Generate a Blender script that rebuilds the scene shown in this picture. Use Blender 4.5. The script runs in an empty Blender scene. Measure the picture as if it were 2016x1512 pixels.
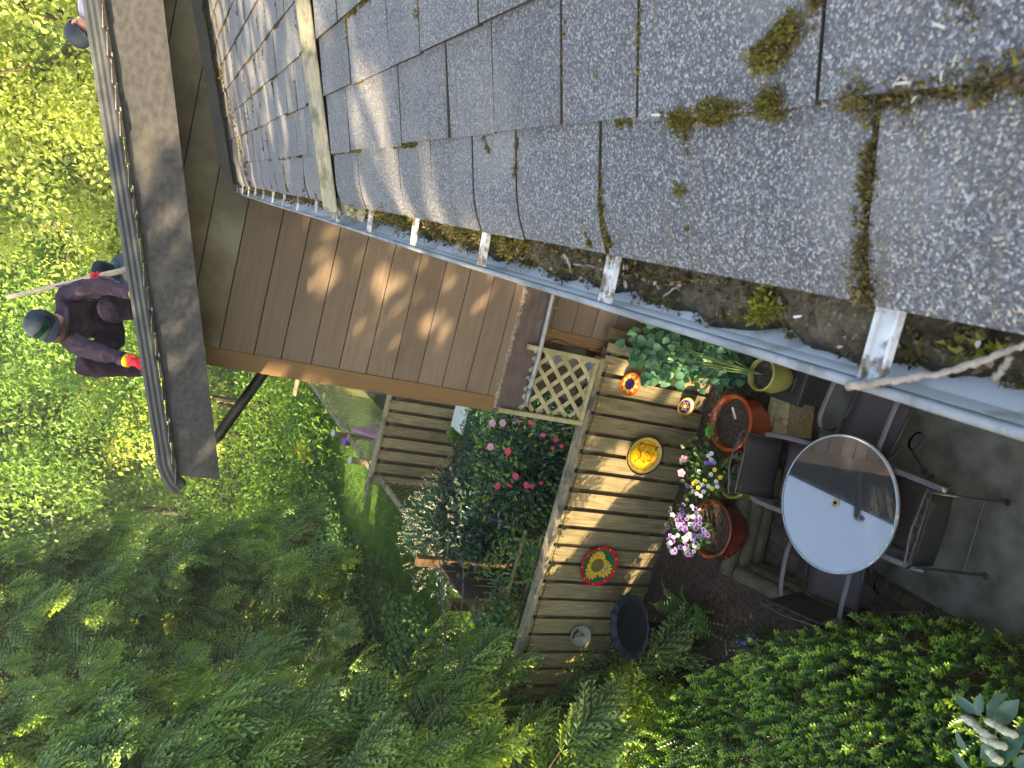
import bpy, math, random
import numpy as np
from mathutils import Vector, Matrix
rng = np.random.default_rng(7)
random.seed(7)
scene = bpy.context.scene
C = scene.collection

# ------------------------------------------------------------------ camera (phone held sideways: picture left is up)
CAM_Z = 5.73
FPX = 1500.0
RW = np.array([[0.25289813, -0.40367586, -0.87925442],
               [0.95551524, 0.24677202, 0.16153699],
               [0.1517668, -0.8809934, 0.44812662]])       # world axes seen in camera space
cam_data = bpy.data.cameras.new('camera')
cam = bpy.data.objects.new('camera', cam_data)
C.objects.link(cam)
m3 = Matrix(RW.T.tolist())
cam.matrix_world = Matrix.Translation((0, 0, CAM_Z)) @ m3.to_4x4()
cam_data.sensor_width = 36.0
cam_data.lens = 36.0 * FPX / 2016.0
cam_data.clip_start = 0.05
cam_data.clip_end = 600
cam_data.dof.use_dof = True
cam_data.dof.focus_distance = 6.0
cam_data.dof.aperture_fstop = 15.0
scene.camera = cam

# ------------------------------------------------------------------ sky and sun
SUN = Vector((-0.80, -0.47, 0.36)).normalized()             # towards the sun
world = bpy.data.worlds.new('World')
scene.world = world
world.use_nodes = True
wn = world.node_tree.nodes
sky = wn.new('ShaderNodeTexSky')
sky.sky_type = 'NISHITA'
sky.sun_disc = False
sky.sun_elevation = math.asin(SUN.z)
sky.sun_rotation = math.atan2(SUN.x, SUN.y)
sky.air_density = 1.0
sky.dust_density = 1.5
bg = wn['Background']
world.node_tree.links.new(sky.outputs[0], bg.inputs[0])
bg.inputs[1].default_value = 0.15
sun_data = bpy.data.lights.new('sun', 'SUN')
sun_data.energy = 4.2
sun_data.angle = math.radians(0.5)
sun_data.color = (1.0, 0.84, 0.60)
sun = bpy.data.objects.new('sun', sun_data)
C.objects.link(sun)
sun.rotation_euler = SUN.to_track_quat('Z', 'Y').to_euler()
sun.location = (-6, -4, 14)
scene.view_settings.view_transform = 'Standard'
scene.view_settings.look = 'None'
scene.view_settings.gamma = 1.0
scene.view_settings.exposure = 2.6
scene.view_settings.use_white_balance = True
scene.view_settings.white_balance_temperature = 7300
try:
    scene.cycles.max_bounces = 6
    scene.cycles.transparent_max_bounces = 6
except Exception:
    pass

# ------------------------------------------------------------------ measuring helpers (photo measurement -> point in the place)
def ray(px, py):
    return RW.T @ np.array([(px - 1008) / FPX, -(py - 756) / FPX, -1.0])

def at(px, py, Y=None, Z=None, X=None):
    d = ray(px, py)
    if Y is not None: t = Y / d[1]
    elif Z is not None: t = (Z - CAM_Z) / d[2]
    else: t = X / d[0]
    return Vector((d[0] * t, d[1] * t, d[2] * t + CAM_Z))

RS, RB = 0.36615, CAM_Z - 0.5113                              # lower roof: z = RS*x + RB
CR = 1 / math.sqrt(1 + RS * RS)
EX = 0.0459
def roof_at(px, py):
    d = ray(px, py)
    t = (RB - CAM_Z) / (d[2] - RS * d[0])
    return Vector((d[0] * t, d[1] * t, d[2] * t + CAM_Z))
def RP(s, y, h=0.0):                                          # point on the lower roof: s up the slope from the eave
    return Vector((EX + s * CR - h * RS * CR, y, RB + RS * EX + s * RS * CR + h * CR))

# ------------------------------------------------------------------ object helpers
def tag(o, label=None, cat=None, group=None, kind=None):
    if label: o['label'] = label
    if cat: o['category'] = cat
    if group: o['group'] = group
    if kind: o['kind'] = kind
    return o

def thing(name, label, cat, loc=(0, 0, 0), rotz=0.0, group=None):
    o = bpy.data.objects.new(name, None)
    o.empty_display_size = 0.1
    C.objects.link(o)
    o.location = loc
    o.rotation_euler = (0, 0, rotz)
    return tag(o, label, cat, group)

def copy_tree(o, parent=None):
    c = o.copy(); C.objects.link(c)
    if parent is not None: c.parent = parent
    for ch in list(o.children): copy_tree(ch, c)
    return c

def link(name, me, mats, parent=None, smooth=False):
    for m in (mats if isinstance(mats, (list, tuple)) else [mats]): me.materials.append(m)
    if smooth:
        me.polygons.foreach_set('use_smooth', np.ones(len(me.polygons), dtype=bool))
    me.update()
    o = bpy.data.objects.new(name, me)
    C.objects.link(o)
    if parent is not None: o.parent = parent
    return o

def np_mesh(name, V, F, mats, parent=None, midx=None, smooth=False):
    """V (n,3), F (m,k) all faces with k corners"""
    V = np.asarray(V, dtype=np.float32); F = np.asarray(F, dtype=np.int32)
    me = bpy.data.meshes.new(name)
    k = F.shape[1]
    me.vertices.add(len(V)); me.vertices.foreach_set('co', V.ravel())
    me.loops.add(F.size); me.loops.foreach_set('vertex_index', F.ravel())
    me.polygons.add(len(F))
    me.polygons.foreach_set('loop_start', np.arange(0, F.size, k, dtype=np.int32))
    me.polygons.foreach_set('loop_total', np.full(len(F), k, dtype=np.int32))
    if midx is not None: me.polygons.foreach_set('material_index', np.asarray(midx, dtype=np.int32))
    me.update(calc_edges=True)
    return link(name, me, mats, parent, smooth)

class MB:
    def __init__(s): s.v = []; s.f = []; s.m = []; s.mi = 0
    def mat(s, i): s.mi = i; return s
    def add(s, vs, fs):
        b = len(s.v); s.v += [tuple(v) for v in vs]
        for f in fs: s.f.append(tuple(b + i for i in f)); s.m.append(s.mi)
        return s
    def hexa(s, p):     # 8 points: bottom 4 ccw, top 4 ccw
        return s.add(p, [(3, 2, 1, 0), (4, 5, 6, 7), (0, 1, 5, 4), (1, 2, 6, 5), (2, 3, 7, 6), (3, 0, 4, 7)])
    def box(s, c, d, rot=None):
        hx, hy, hz = d[0] / 2, d[1] / 2, d[2] / 2
        p = [Vector(q) for q in ((-hx, -hy, -hz), (hx, -hy, -hz), (hx, hy, -hz), (-hx, hy, -hz),
                                 (-hx, -hy, hz), (hx, -hy, hz), (hx, hy, hz), (-hx, hy, hz))]
        if rot is not None: p = [rot @ q for q in p]
        c = Vector(c)
        return s.hexa([c + q for q in p])
    def bb(s, lo, hi):
        return s.box([(a + b) / 2 for a, b in zip(lo, hi)], [b - a for a, b in zip(lo, hi)])
    def beam(s, a, b, w, h, up=(0, 0, 1)):
        a, b = Vector(a), Vector(b); d = (b - a).normalized(); up = Vector(up)
        x = d.cross(up)
        if x.length < 1e-4: x = d.cross(Vector((1, 0, 0)))
        x.normalize(); z = x.cross(d)
        x *= w / 2; z *= h / 2
        return s.hexa([a - x - z, a + x - z, b + x - z, b - x - z, a - x + z, a + x + z, b + x + z, b - x + z])
    def tube(s, pts, r, n=8, cap=True, flat=None):
        """round bar along points; r number or list; flat=(w,h) for strap section"""
        pts = [Vector(p) for p in pts]; N = len(pts)
        rr = r if isinstance(r, (list, tuple)) else [r] * N
        t0 = (pts[1] - pts[0]).normalized()
        u = t0.cross(Vector((0, 0, 1)))
        if u.length < 1e-3: u = t0.cross(Vector((0, 1, 0)))
        u.normalize(); vs = []
        for i in range(N):
            t = (pts[min(i + 1, N - 1)] - pts[max(i - 1, 0)]).normalized()
            u = (u - t * u.dot(t)).normalized(); w = t.cross(u)
            for k in range(n):
                a = 2 * math.pi * (k + .5) / n
                if flat: q = u * (math.copysign(min(abs(math.cos(a)) * 1.4, 1), math.cos(a)) * flat[0] / 2) + w * (math.copysign(min(abs(math.sin(a)) * 1.4, 1), math.sin(a)) * flat[1] / 2)
                else: q = (u * math.cos(a) + w * math.sin(a)) * rr[i]
                vs.append(pts[i] + q)
        fs = [(i * n + k, i * n + (k + 1) % n, (i + 1) * n + (k + 1) % n, (i + 1) * n + k) for i in range(N - 1) for k in range(n)]
        if cap: fs += [tuple(range(n))[::-1], tuple((N - 1) * n + k for k in range(n))]
        return s.add(vs, fs)
    def lathe(s, prof, c=(0, 0, 0), n=32, cap0=False, cap1=False, wob=None):
        c = Vector(c); vs = []
        for i, (r, z) in enumerate(prof):
            for k in range(n):
                a = 2 * math.pi * k / n
                q = r * (1 + (wob(i, a) if wob else 0))
                vs.append(c + Vector((q * math.cos(a), q * math.sin(a), z)))
        N = len(prof)
        fs = [(i * n + k, i * n + (k + 1) % n, (i + 1) * n + (k + 1) % n, (i + 1) * n + k) for i in range(N - 1) for k in range(n)]
        if cap0: fs.append(tuple(range(n))[::-1])
        if cap1: fs.append(tuple((N - 1) * n + k for k in range(n)))
        return s.add(vs, fs)
    def poly(s, pts): return s.add(pts, [tuple(range(len(pts)))])
    def build(s, name, mats, parent=None, smooth=False, bevel=0, solid=0, subsurf=0):
        me = bpy.data.meshes.new(name)
        me.from_pydata(s.v, [], s.f)
        me.polygons.foreach_set('material_index', np.array(s.m, dtype=np.int32))
        o = link(name, me, mats, parent, smooth)
        if solid:
            md = o.modifiers.new('solid', 'SOLIDIFY'); md.thickness = solid; md.offset = 0
        if subsurf:
            md = o.modifiers.new('sub', 'SUBSURF'); md.levels = subsurf; md.render_levels = subsurf
        if bevel:
            md = o.modifiers.new('bevel', 'BEVEL'); md.width = bevel; md.segments = 2; md.limit_method = 'ANGLE'; md.angle_limit = 0.7
        return o

def spline(pts, n=8):
    """Catmull-Rom through the points"""
    P = [Vector(p) for p in pts]; P = [P[0] * 2 - P[1]] + P + [P[-1] * 2 - P[-2]]
    out = []
    for i in range(1, len(P) - 2):
        for k in range(n):
            t = k / n
            a, b, c, d = P[i - 1], P[i], P[i + 1], P[i + 2]
            out.append(0.5 * ((2 * b) + (c - a) * t + (2 * a - 5 * b + 4 * c - d) * t * t + (3 * b - a - 3 * c + d) * t ** 3))
    out.append(P[-2]); return out

# ------------------------------------------------------------------ materials
def lin(c):
    return tuple(((x / 12.92) if x <= 0.04045 else ((x + 0.055) / 1.055) ** 2.4) for x in c)

def mk(name, base, second=None, scale=8.0, stretch=(1, 1, 1), rough=0.7, bump=0.0, spec=0.3, metal=0.0,
       detail=6.0, lo=0.35, hi=0.65, fine=None, fine_amt=0.0, island=0.0, bdist=0.01, third=None, third_scale=2.0, third_lo=.55, third_hi=.7):
    m = bpy.data.materials.new(name); m.use_nodes = True
    nt = m.node_tree; N = nt.nodes; L = nt.links
    b = N['Principled BSDF']
    b.inputs['Roughness'].default_value = rough
    b.inputs['Metallic'].default_value = metal
    b.inputs['Specular IOR Level'].default_value = spec
    if second is None and not island and not bump and third is None:
        b.inputs['Base Color'].default_value = (*base, 1); return m
    tc = N.new('ShaderNodeTexCoord'); mp = N.new('ShaderNodeMapping')
    mp.inputs['Scale'].default_value = stretch
    L.new(tc.outputs['Object'], mp.inputs['Vector'])
    no = N.new('ShaderNodeTexNoise'); no.inputs['Scale'].default_value = scale; no.inputs['Detail'].default_value = detail
    L.new(mp.outputs[0], no.inputs['Vector'])
    rp = N.new('ShaderNodeValToRGB')
    rp.color_ramp.elements[0].position = lo; rp.color_ramp.elements[1].position = hi
    rp.color_ramp.elements[0].color = (*base, 1); rp.color_ramp.elements[1].color = (*(second or base), 1)
    L.new(no.outputs['Fac'], rp.inputs[0])
    col = rp.outputs[0]
    if third is not None:
        n3 = N.new('ShaderNodeTexNoise'); n3.inputs['Scale'].default_value = third_scale; n3.inputs['Detail'].default_value = 8
        n3.inputs['Roughness'].default_value = 0.65
        L.new(tc.outputs['Object'], n3.inputs['Vector'])
        r3 = N.new('ShaderNodeValToRGB'); r3.color_ramp.elements[0].position = third_lo; r3.color_ramp.elements[1].position = third_hi
        L.new(n3.outputs['Fac'], r3.inputs[0])
        mx = N.new('ShaderNodeMix'); mx.data_type = 'RGBA'
        L.new(r3.outputs[0], mx.inputs[0]); L.new(col, mx.inputs[6]); mx.inputs[7].default_value = (*third, 1)
        col = mx.outputs[2]
    if island:
        g = N.new('ShaderNodeNewGeometry'); hv = N.new('ShaderNodeHueSaturation')
        ma = N.new('ShaderNodeMapRange'); ma.inputs[3].default_value = 1 - island; ma.inputs[4].default_value = 1 + island
        L.new(g.outputs['Random Per Island'], ma.inputs[0]); L.new(ma.outputs[0], hv.inputs['Value'])
        L.new(col, hv.inputs['Color']); col = hv.outputs[0]
    L.new(col, b.inputs['Base Color'])
    if bump:
        bp = N.new('ShaderNodeBump'); bp.inputs['Strength'].default_value = bump; bp.inputs['Distance'].default_value = bdist
        src = no.outputs['Fac']
        if fine:
            nf = N.new('ShaderNodeTexNoise'); nf.inputs['Scale'].default_value = fine; nf.inputs['Detail'].default_value = 4
            L.new(tc.outputs['Object'], nf.inputs['Vector']); src = nf.outputs['Fac']
        L.new(src, bp.inputs['Height']); L.new(bp.outputs[0], b.inputs['Normal'])
    return m

def leafmat(name, c1, c2, trans=0.35, rough=0.45, spec=0.35, tcol=None, c3=None, tip=None):
    """leaf: colour varies per leaf, light passes through"""
    m = bpy.data.materials.new(name); m.use_nodes = True
    nt = m.node_tree; N = nt.nodes; L = nt.links
    b = N['Principled BSDF']; out = N['Material Output']
    g = N.new('ShaderNodeNewGeometry'); rp = N.new('ShaderNodeValToRGB')
    e = rp.color_ramp.elements
    e[0].color = (*c1, 1); e[1].color = (*c2, 1)
    if c3 is not None:
        x = e.new(0.93); x.color = (*c2, 1); e[-1].color = (*c3, 1); 
    L.new(g.outputs['Random Per Island'], rp.inputs[0])
    colo = rp.outputs[0]
    if tip is not None:                                       # paler new growth at the ends, stored on the mesh
        at_ = N.new('ShaderNodeAttribute'); at_.attribute_name = 'tip'; mt = N.new('ShaderNodeMix'); mt.data_type = 'RGBA'
        L.new(at_.outputs['Fac'], mt.inputs[0]); L.new(colo, mt.inputs[6]); mt.inputs[7].default_value = (*tip, 1); colo = mt.outputs[2]
    L.new(colo, b.inputs['Base Color'])
    b.inputs['Roughness'].default_value = rough; b.inputs['Specular IOR Level'].default_value = spec
    t = N.new('ShaderNodeBsdfTranslucent'); ms = N.new('ShaderNodeMixShader'); ms.inputs[0].default_value = trans
    if tcol is None: tcol = (1.5, 1.35, 0.45)
    mx = N.new('ShaderNodeMix'); mx.data_type = 'RGBA'; mx.blend_type = 'MULTIPLY'; mx.inputs[0].default_value = 1.0
    L.new(colo, mx.inputs[6]); mx.inputs[7].default_value = (*tcol, 1)
    L.new(mx.outputs[2], t.inputs['Color'])
    L.new(b.outputs[0], ms.inputs[1]); L.new(t.outputs[0], ms.inputs[2]); L.new(ms.outputs[0], out.inputs['Surface'])
    return m

# weathered timber boards: grain along z or x
fence_wood = mk('fence_wood', (.18, .145, .075), (.29, .24, .135), 5, (9, 9, .7), .85, .25, .15, island=.22, third=(.115, .105, .05), third_scale=2.2, bdist=.004)
fence_dark = mk('fence_backboard', (.10, .07, .04), (.16, .115, .065), 5, (9, 9, .7), .9, .2, .1, island=.15, bdist=.004)
rail_wood = mk('rail_wood', (.23, .19, .12), (.36, .30, .19), 6, (.8, 7, 7), .85, .25, .15, third=(.09, .085, .075), third_scale=4, third_lo=.45, third_hi=.62, bdist=.004)
lattice_wood = mk('lattice_wood', (.33, .29, .15), (.46, .41, .235), 8, (1, 1, 1), .8, .1, .2, island=.12, bdist=.003)
siding_paint = mk('siding_paint', (.185, .136, .092), (.22, .162, .112), 9, (.35, 6, 5), .62, .25, .25, island=.13, bdist=.003, third=(.15, .108, .074), third_scale=1.4)
trim_paint = mk('trim_paint', (.20, .115, .05), (.235, .14, .062), 9, (6, 6, .5), .6, .1, .25, bdist=.002)
soffit_paint = mk('soffit_paint', (.075, .052, .035), (.095, .066, .044), 3, (1, 1, 1), .75, .05, .2)
band_paint = mk('band_paint', (.10, .078, .068), (.14, .105, .09), 4, (2, 2, 6), .7, .1, .2, third=(.18, .15, .13), third_scale=3, third_lo=.6, third_hi=.75)
rake_wood = mk('rake_wood', (.045, .043, .042), (.072, .069, .064), 5, (4, 6, 6), .85, .3, .15, third=(.11, .098, .078), third_scale=2.6, third_lo=.52, third_hi=.7, bdist=.003)
metal_grey = mk('metal_grey', (.22, .235, .245), (.30, .315, .32), 12, (1, 1, 1), .42, .05, .5, .35)
metal_black = mk('metal_black', (.018, .018, .019), None, rough=.45, spec=.4)
iron = mk('dark_iron', (.030, .028, .030), (.045, .042, .043), 30, rough=.45, spec=.5, bump=.02)
# ================================================================== HOUSE
def shingle_mat():
    m = bpy.data.materials.new('shingle'); m.use_nodes = True
    nt = m.node_tree; N = nt.nodes; L = nt.links; b = N['Principled BSDF']
    tc = N.new('ShaderNodeTexCoord')
    vo = N.new('ShaderNodeTexVoronoi'); vo.inputs['Scale'].default_value = 480
    L.new(tc.outputs['Object'], vo.inputs['Vector'])
    sp = N.new('ShaderNodeSeparateColor'); L.new(vo.outputs['Color'], sp.inputs[0])
    rp = N.new('ShaderNodeValToRGB'); rp.color_ramp.interpolation = 'LINEAR'
    e = rp.color_ramp.elements
    e[0].position = 0.0; e[0].color = (.055, .055, .057, 1)
    e[1].position = 0.55; e[1].color = (.102, .102, .104, 1)
    x = e.new(.8); x.color = (.17, .171, .174, 1)
    x = e.new(.9); x.color = (.24, .243, .247, 1)
    x = e.new(.955); x.color = (.34, .345, .35, 1)
    x = e.new(.985); x.color = (.40, .30, .20, 1)
    L.new(sp.outputs[0], rp.inputs[0])
    # weathering: pale worn patches, brown streaks running down the slope
    n1 = N.new('ShaderNodeTexNoise'); n1.inputs['Scale'].default_value = 5; n1.inputs['Detail'].default_value = 7
    L.new(tc.outputs['Object'], n1.inputs['Vector'])
    r1 = N.new('ShaderNodeValToRGB'); r1.color_ramp.elements[0].position = .52; r1.color_ramp.elements[1].position = .72
    L.new(n1.outputs['Fac'], r1.inputs[0])
    mx = N.new('ShaderNodeMix'); mx.data_type = 'RGBA'; mx.blend_type = 'MIX'
    ml = N.new('ShaderNodeMath'); ml.operation = 'MULTIPLY'; ml.inputs[1].default_value = .38
    L.new(r1.outputs[0], ml.inputs[0]); L.new(ml.outputs[0], mx.inputs[0])
    L.new(rp.outputs[0], mx.inputs[6]); mx.inputs[7].default_value = (.24, .225, .20, 1)
    mp = N.new('ShaderNodeMapping'); mp.inputs['Scale'].default_value = (1.2, 16, 1.2)
    L.new(tc.outputs['Object'], mp.inputs['Vector'])
    n2 = N.new('ShaderNodeTexNoise'); n2.inputs['Scale'].default_value = 3; n2.inputs['Detail'].default_value = 5
    L.new(mp.outputs[0], n2.inputs['Vector'])
    r2 = N.new('ShaderNodeValToRGB'); r2.color_ramp.elements[0].position = .56; r2.color_ramp.elements[1].position = .7
    L.new(n2.outputs['Fac'], r2.inputs[0])
    m2 = N.new('ShaderNodeMath'); m2.operation = 'MULTIPLY'; m2.inputs[1].default_value = .4
    L.new(r2.outputs[0], m2.inputs[0])
    mx2 = N.new('ShaderNodeMix'); mx2.data_type = 'RGBA'
    L.new(m2.outputs[0], mx2.inputs[0]); L.new(mx.outputs[2], mx2.inputs[6]); mx2.inputs[7].default_value = (.115, .085, .06, 1)
    g = N.new('ShaderNodeNewGeometry'); hv = N.new('ShaderNodeHueSaturation'); ma = N.new('ShaderNodeMapRange')
    ma.inputs[3].default_value = .9; ma.inputs[4].default_value = 1.1
    L.new(g.outputs['Random Per Island'], ma.inputs[0]); L.new(ma.outputs[0], hv.inputs['Value']); L.new(mx2.outputs[2], hv.inputs['Color'])
    L.new(hv.outputs[0], b.inputs['Base Color'])
    b.inputs['Roughness'].default_value = .75; b.inputs['Specular IOR Level'].default_value = .35
    bp = N.new('ShaderNodeBump'); bp.inputs['Strength'].default_value = .55; bp.inputs['Distance'].default_value = .0025
    v2 = N.new('ShaderNodeTexVoronoi'); v2.inputs['Scale'].default_value = 480
    L.new(tc.outputs['Object'], v2.inputs['Vector'])
    L.new(v2.outputs['Distance'], bp.inputs['Height']); bp.invert = True
    L.new(bp.outputs[0], b.inputs['Normal'])
    return m
shingle = shingle_mat()
shingle_edge = mk('shingle_edge', (.035, .028, .022), (.06, .045, .03), 60, rough=.95)
flash_metal = mk('flashing_metal', (.075, .07, .066), (.105, .098, .092), 6, rough=.5, spec=.4, third=(.09, .075, .06), third_scale=8)
bar_metal = mk('diverter_metal', (.20, .17, .10), (.30, .255, .155), 9, (1.5, 8, 8), rough=.5, spec=.4, third=(.085, .085, .04), third_scale=14, third_lo=.48, third_hi=.62, bump=.08)

house = thing('house', 'brown sided house with mossy grey shingle roof, white gutter and a taller gable wall', 'house', (0, 0, 0))

# ---- lower roof: every course is a row of tabs, butt edge thick, slots between
def curl(s): return -0.018 * max(0, 1 - (s + .012) / .075) ** 2    # eave edge has sagged over the gutter
roof = MB()
r1 = random.Random(3)
YB0, YB1 = 2.385, 2.535                                             # diverter strip sits here
WALL_Y = 6.3
first_slots = {0: [-.9, -.62, -.31, .05, .422, .812, 1.052, 1.228, 1.451, 1.678, 2.07, YB0],
               1: [-.8, -.5, -.2, .13, .473, .726, .897, 1.118, 1.32, 1.616, 1.83, 2.12, YB0]}
ncourse = 22
slot_lines = []
s_edges = [-.002, .146, .302]
while len(s_edges) < ncourse + 1: s_edges.append(s_edges[-1] + .152)
for c in range(ncourse):
    s0, s1 = s_edges[c], s_edges[c + 1] + .03
    if c in first_slots: ys = list(first_slots[c])
    else:
        ys = [-1.1]
        while ys[-1] < YB0 - .15: ys.append(ys[-1] + r1.choice([.2, .26, .31, .36]) * r1.uniform(.92, 1.08))
        ys = [y for y in ys if y < YB0 - .1] + [YB0]
    y = YB1 - .01
    far = [y]
    while far[-1] < WALL_Y - .14: far.append(far[-1] + r1.choice([.17, .22, .28, .33]) * r1.uniform(.92, 1.08))
    far = [q for q in far if q < WALL_Y - .1] + [WALL_Y + .02]
    for seq in (ys, far):
        for a, bq in zip(seq[:-1], seq[1:]):
            g = r1.uniform(.0015, .0035)
            th = .007 + r1.uniform(0, .0035); lift = r1.uniform(0, .0015)
            ds = r1.uniform(-.004, .004) if c else r1.uniform(-.0015, .0015)
            ya, yb = a + g, bq - g
            if yb - ya < .02: continue
            n = 6 if c == 0 else 2
            top0, bot0 = [], []
            for i in range(n + 1):
                s = s0 + ds + (s1 - s0 - ds) * i / n
                h = th * (1 - i / n) + lift + .0045
                dz = curl(s) if c == 0 else 0
                for yy in (ya, yb):
                    p = RP(s, yy, h); p.z += dz; top0.append(p)
                    p = RP(s, yy, h - max(.006, th)); p.z += dz; bot0.append(p)
            vs = top0 + bot0; k = len(top0); fs = []
            for i in range(n): fs.append((2 * i, 2 * i + 2, 2 * i + 3, 2 * i + 1))
            roof.mat(0).add(vs, fs)
            b0 = len(roof.v) - len(vs)
            roof.mat(1)
            for f in [(0, 1, k + 1, k)] + [(2 * i + 2, 2 * i, k + 2 * i, k + 2 * i + 2) for i in range(n)] + [(2 * i + 1, 2 * i + 3, k + 2 * i + 3, k + 2 * i + 1) for i in range(n)]:
                roof.f.append(tuple(b0 + q for q in f)); roof.m.append(1)
        slot_lines += [(c, s0, s_edges[c + 1], q) for q in seq[1:-1]]
# deck below
roof.mat(1).add([RP(0.0, -1.6, -.004), RP(3.4, -1.6, -.004), RP(3.4, 6.4, -.004), RP(0.0, 6.4, -.004)], [(0, 1, 2, 3)])
roof.build('shingle_roof', [shingle, shingle_edge], house)

# step flashing against the tall wall
fl = MB()
for c in range(16):
    s0 = s_edges[c]; s1 = s_edges[c + 1] + .03
    h0 = .09 + .004 * (c % 2)
    a, b_ = RP(s0, 0), RP(s1, 0)
    y0 = WALL_Y - .021 - .002 * (c % 2)
    fl.hexa([(a.x, y0, a.z), (b_.x, y0, b_.z), (b_.x, y0 + .003, b_.z), (a.x, y0 + .003, a.z),
             (a.x, y0, a.z + h0), (b_.x, y0, b_.z + h0), (b_.x, y0 + .003, b_.z + h0), (a.x, y0 + .003, a.z + h0)])
    fl.add([RP(s0, y0, .016), RP(s1, y0, .013), RP(s1, y0 - .07, .013), RP(s0, y0 - .07, .016)], [(0, 1, 2, 3)])
fl.build('step_flashing', flash_metal, house)

# metal diverter running up the roof, its loose end bent into the gutter
dv = MB()
for s0, s1 in ((-.03, .62), (.62, 1.35)):
    e = .003 if s0 > 0 else 0
    dv.mat(0).hexa([RP(s0, 2.475, .004), RP(s1, 2.475, .004), RP(s1, 2.562, .004), RP(s0, 2.562, .004),
             RP(s0, 2.475, .014 + e), RP(s1, 2.475, .014 + e), RP(s1, 2.562, .012 + e), RP(s0, 2.562, .012 + e)])
    dv.hexa([RP(s0, 2.405, .012), RP(s1, 2.405, .012), RP(s1, 2.4735, .026), RP(s0, 2.4735, .026),
             RP(s0, 2.405, .018 + e), RP(s1, 2.405, .018 + e), RP(s1, 2.4735, .044 + e), RP(s0, 2.4735, .044 + e)])
dv.build('diverter_strip', bar_metal, house, bevel=.002)
dv = MB()
a = roof_at(672, 392); 
pts = [at(648, 398, Z=5.226), at(690, 412, Z=5.225), at(718, 424, Z=5.218)]
wv = Vector((.020, -.028, .010))
vs = []
for p in pts: vs += [p + wv, p - wv]
dv.add(vs, [(0, 1, 3, 2), (2, 3, 5, 4)])
p0 = RP(-.02, 2.44, .016); 
dv.add([p0 + Vector((0, -.02, 0)), p0 + Vector((0, .025, 0)), p0 + Vector((-.03, .03, -.004)), p0 + Vector((-.03, -.03, -.004))], [(0, 1, 2, 3)])
dv.build('bent_flashing', bar_metal, house, solid=.003)

# ---- gutter
gut_white = mk('gutter_aluminium', (.76, .77, .76), (.88, .88, .86), 7, (3, .8, 3), rough=.5, spec=.4, third=(.34, .31, .21), third_scale=14, third_lo=.52, third_hi=.70, bump=.25, fine=40, bdist=.006)
lip_metal = mk('gutter_lip', (.12, .126, .13), (.26, .27, .275), 38, (1, .3, 1), rough=.6, spec=.35, bump=.15, third=(.15, .155, .15), third_scale=22, third_lo=.5, third_hi=.62)
prof = [(.098, 5.222), (.098, 5.132), (.030, 5.132), (.018, 5.150), (-.012, 5.176), (-.019, 5.2)]
lip = [(-.019, 5.2), (-.0196, 5.2145), (-.0208, 5.2165), (-.0255, 5.2155), (-.0272, 5.2125), (-.0272, 5.199), (-.0255, 5.194)]
def extr(pr, y0, y1, n):
    m_ = MB(); vs = []
    for i in range(n + 1):
        y = y0 + (y1 - y0) * i / n
        wz = .0016 * math.sin(y * 3.1) + .001 * math.sin(y * 8.7)
        wx = .0012 * math.sin(y * 2.3 + 1)
        vs += [(x + wx, y, z + wz) for x, z in pr]
    k = len(pr)
    m_.add(vs, [(i * k + j, i * k + j + 1, (i + 1) * k + j + 1, (i + 1) * k + j) for i in range(n) for j in range(k - 1)])
    return m_
gutter = extr(prof, -1.0, 6.18, 60).build('gutter', gut_white, house, solid=.0015)
extr(lip, -1.0, 6.18, 60).build('gutter_lip', lip_metal, gutter, solid=.0012, smooth=True)
gm = MB(); gm.poly([(x, 6.18, z) for x, z in prof]); gm.build('end_cap', gut_white, gutter, solid=.002)
strap_metal = mk('strap_metal', (.42, .43, .43), (.62, .63, .63), 30, rough=.45, spec=.5, bump=.05, third=(.14, .11, .07), third_scale=42, third_lo=.46, third_hi=.56)
proto = None
for i in range(17):
    y = .412 + .4125 * (i - 2)
    mb = MB()
    w = .0105 * random.uniform(.9, 1.1); y += random.uniform(-.006, .006)
    for (x0, x1, z0, z1) in ((.096, -.018, 5.222 + random.uniform(-.002, .002), 5.213),):
        mb.hexa([(x0, y - w, z0), (x1, y - w, z1), (x1, y + w, z1), (x0, y + w, z0), (x0, y - w, z0 + .0025), (x1, y - w, z1 + .0025), (x1, y + w, z1 + .0025), (x0, y + w, z0 + .0025)])
        for sgn in (-1, 1):
            yy = y + sgn * w
            mb.hexa([(x0, yy - .0012, z0), (x1, yy - .0012, z1), (x1, yy + .0012, z1), (x0, yy + .0012, z0),
                     (x0, yy - .0012, z0 + .009), (x1, yy - .0012, z1 + .007), (x1, yy + .0012, z1 + .007), (x0, yy + .0012, z0 + .009)])
    mb.build('gutter_strap', strap_metal, gutter)
fb = MB(); fb.bb((.1, -1.6, 5.03), (.125, 6.299, 5.24)); fb.build('eave_board', trim_paint, house)
sf = MB(); sf.bb((.125, -1.6, 5.03), (.6, 6.299, 5.05)); sf.build('eave_soffit', soffit_paint, house)

RY = 5.6
def rk(x): return 6.21 + (x - .89) * .3142
def rkb(x): return 5.90 + (x - 1.01) * .2951
edge_core = mk('wall_core', (.03, .02, .014), None, rough=.9)  # near-black, so shadow lines between the boards come from its colour
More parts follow.
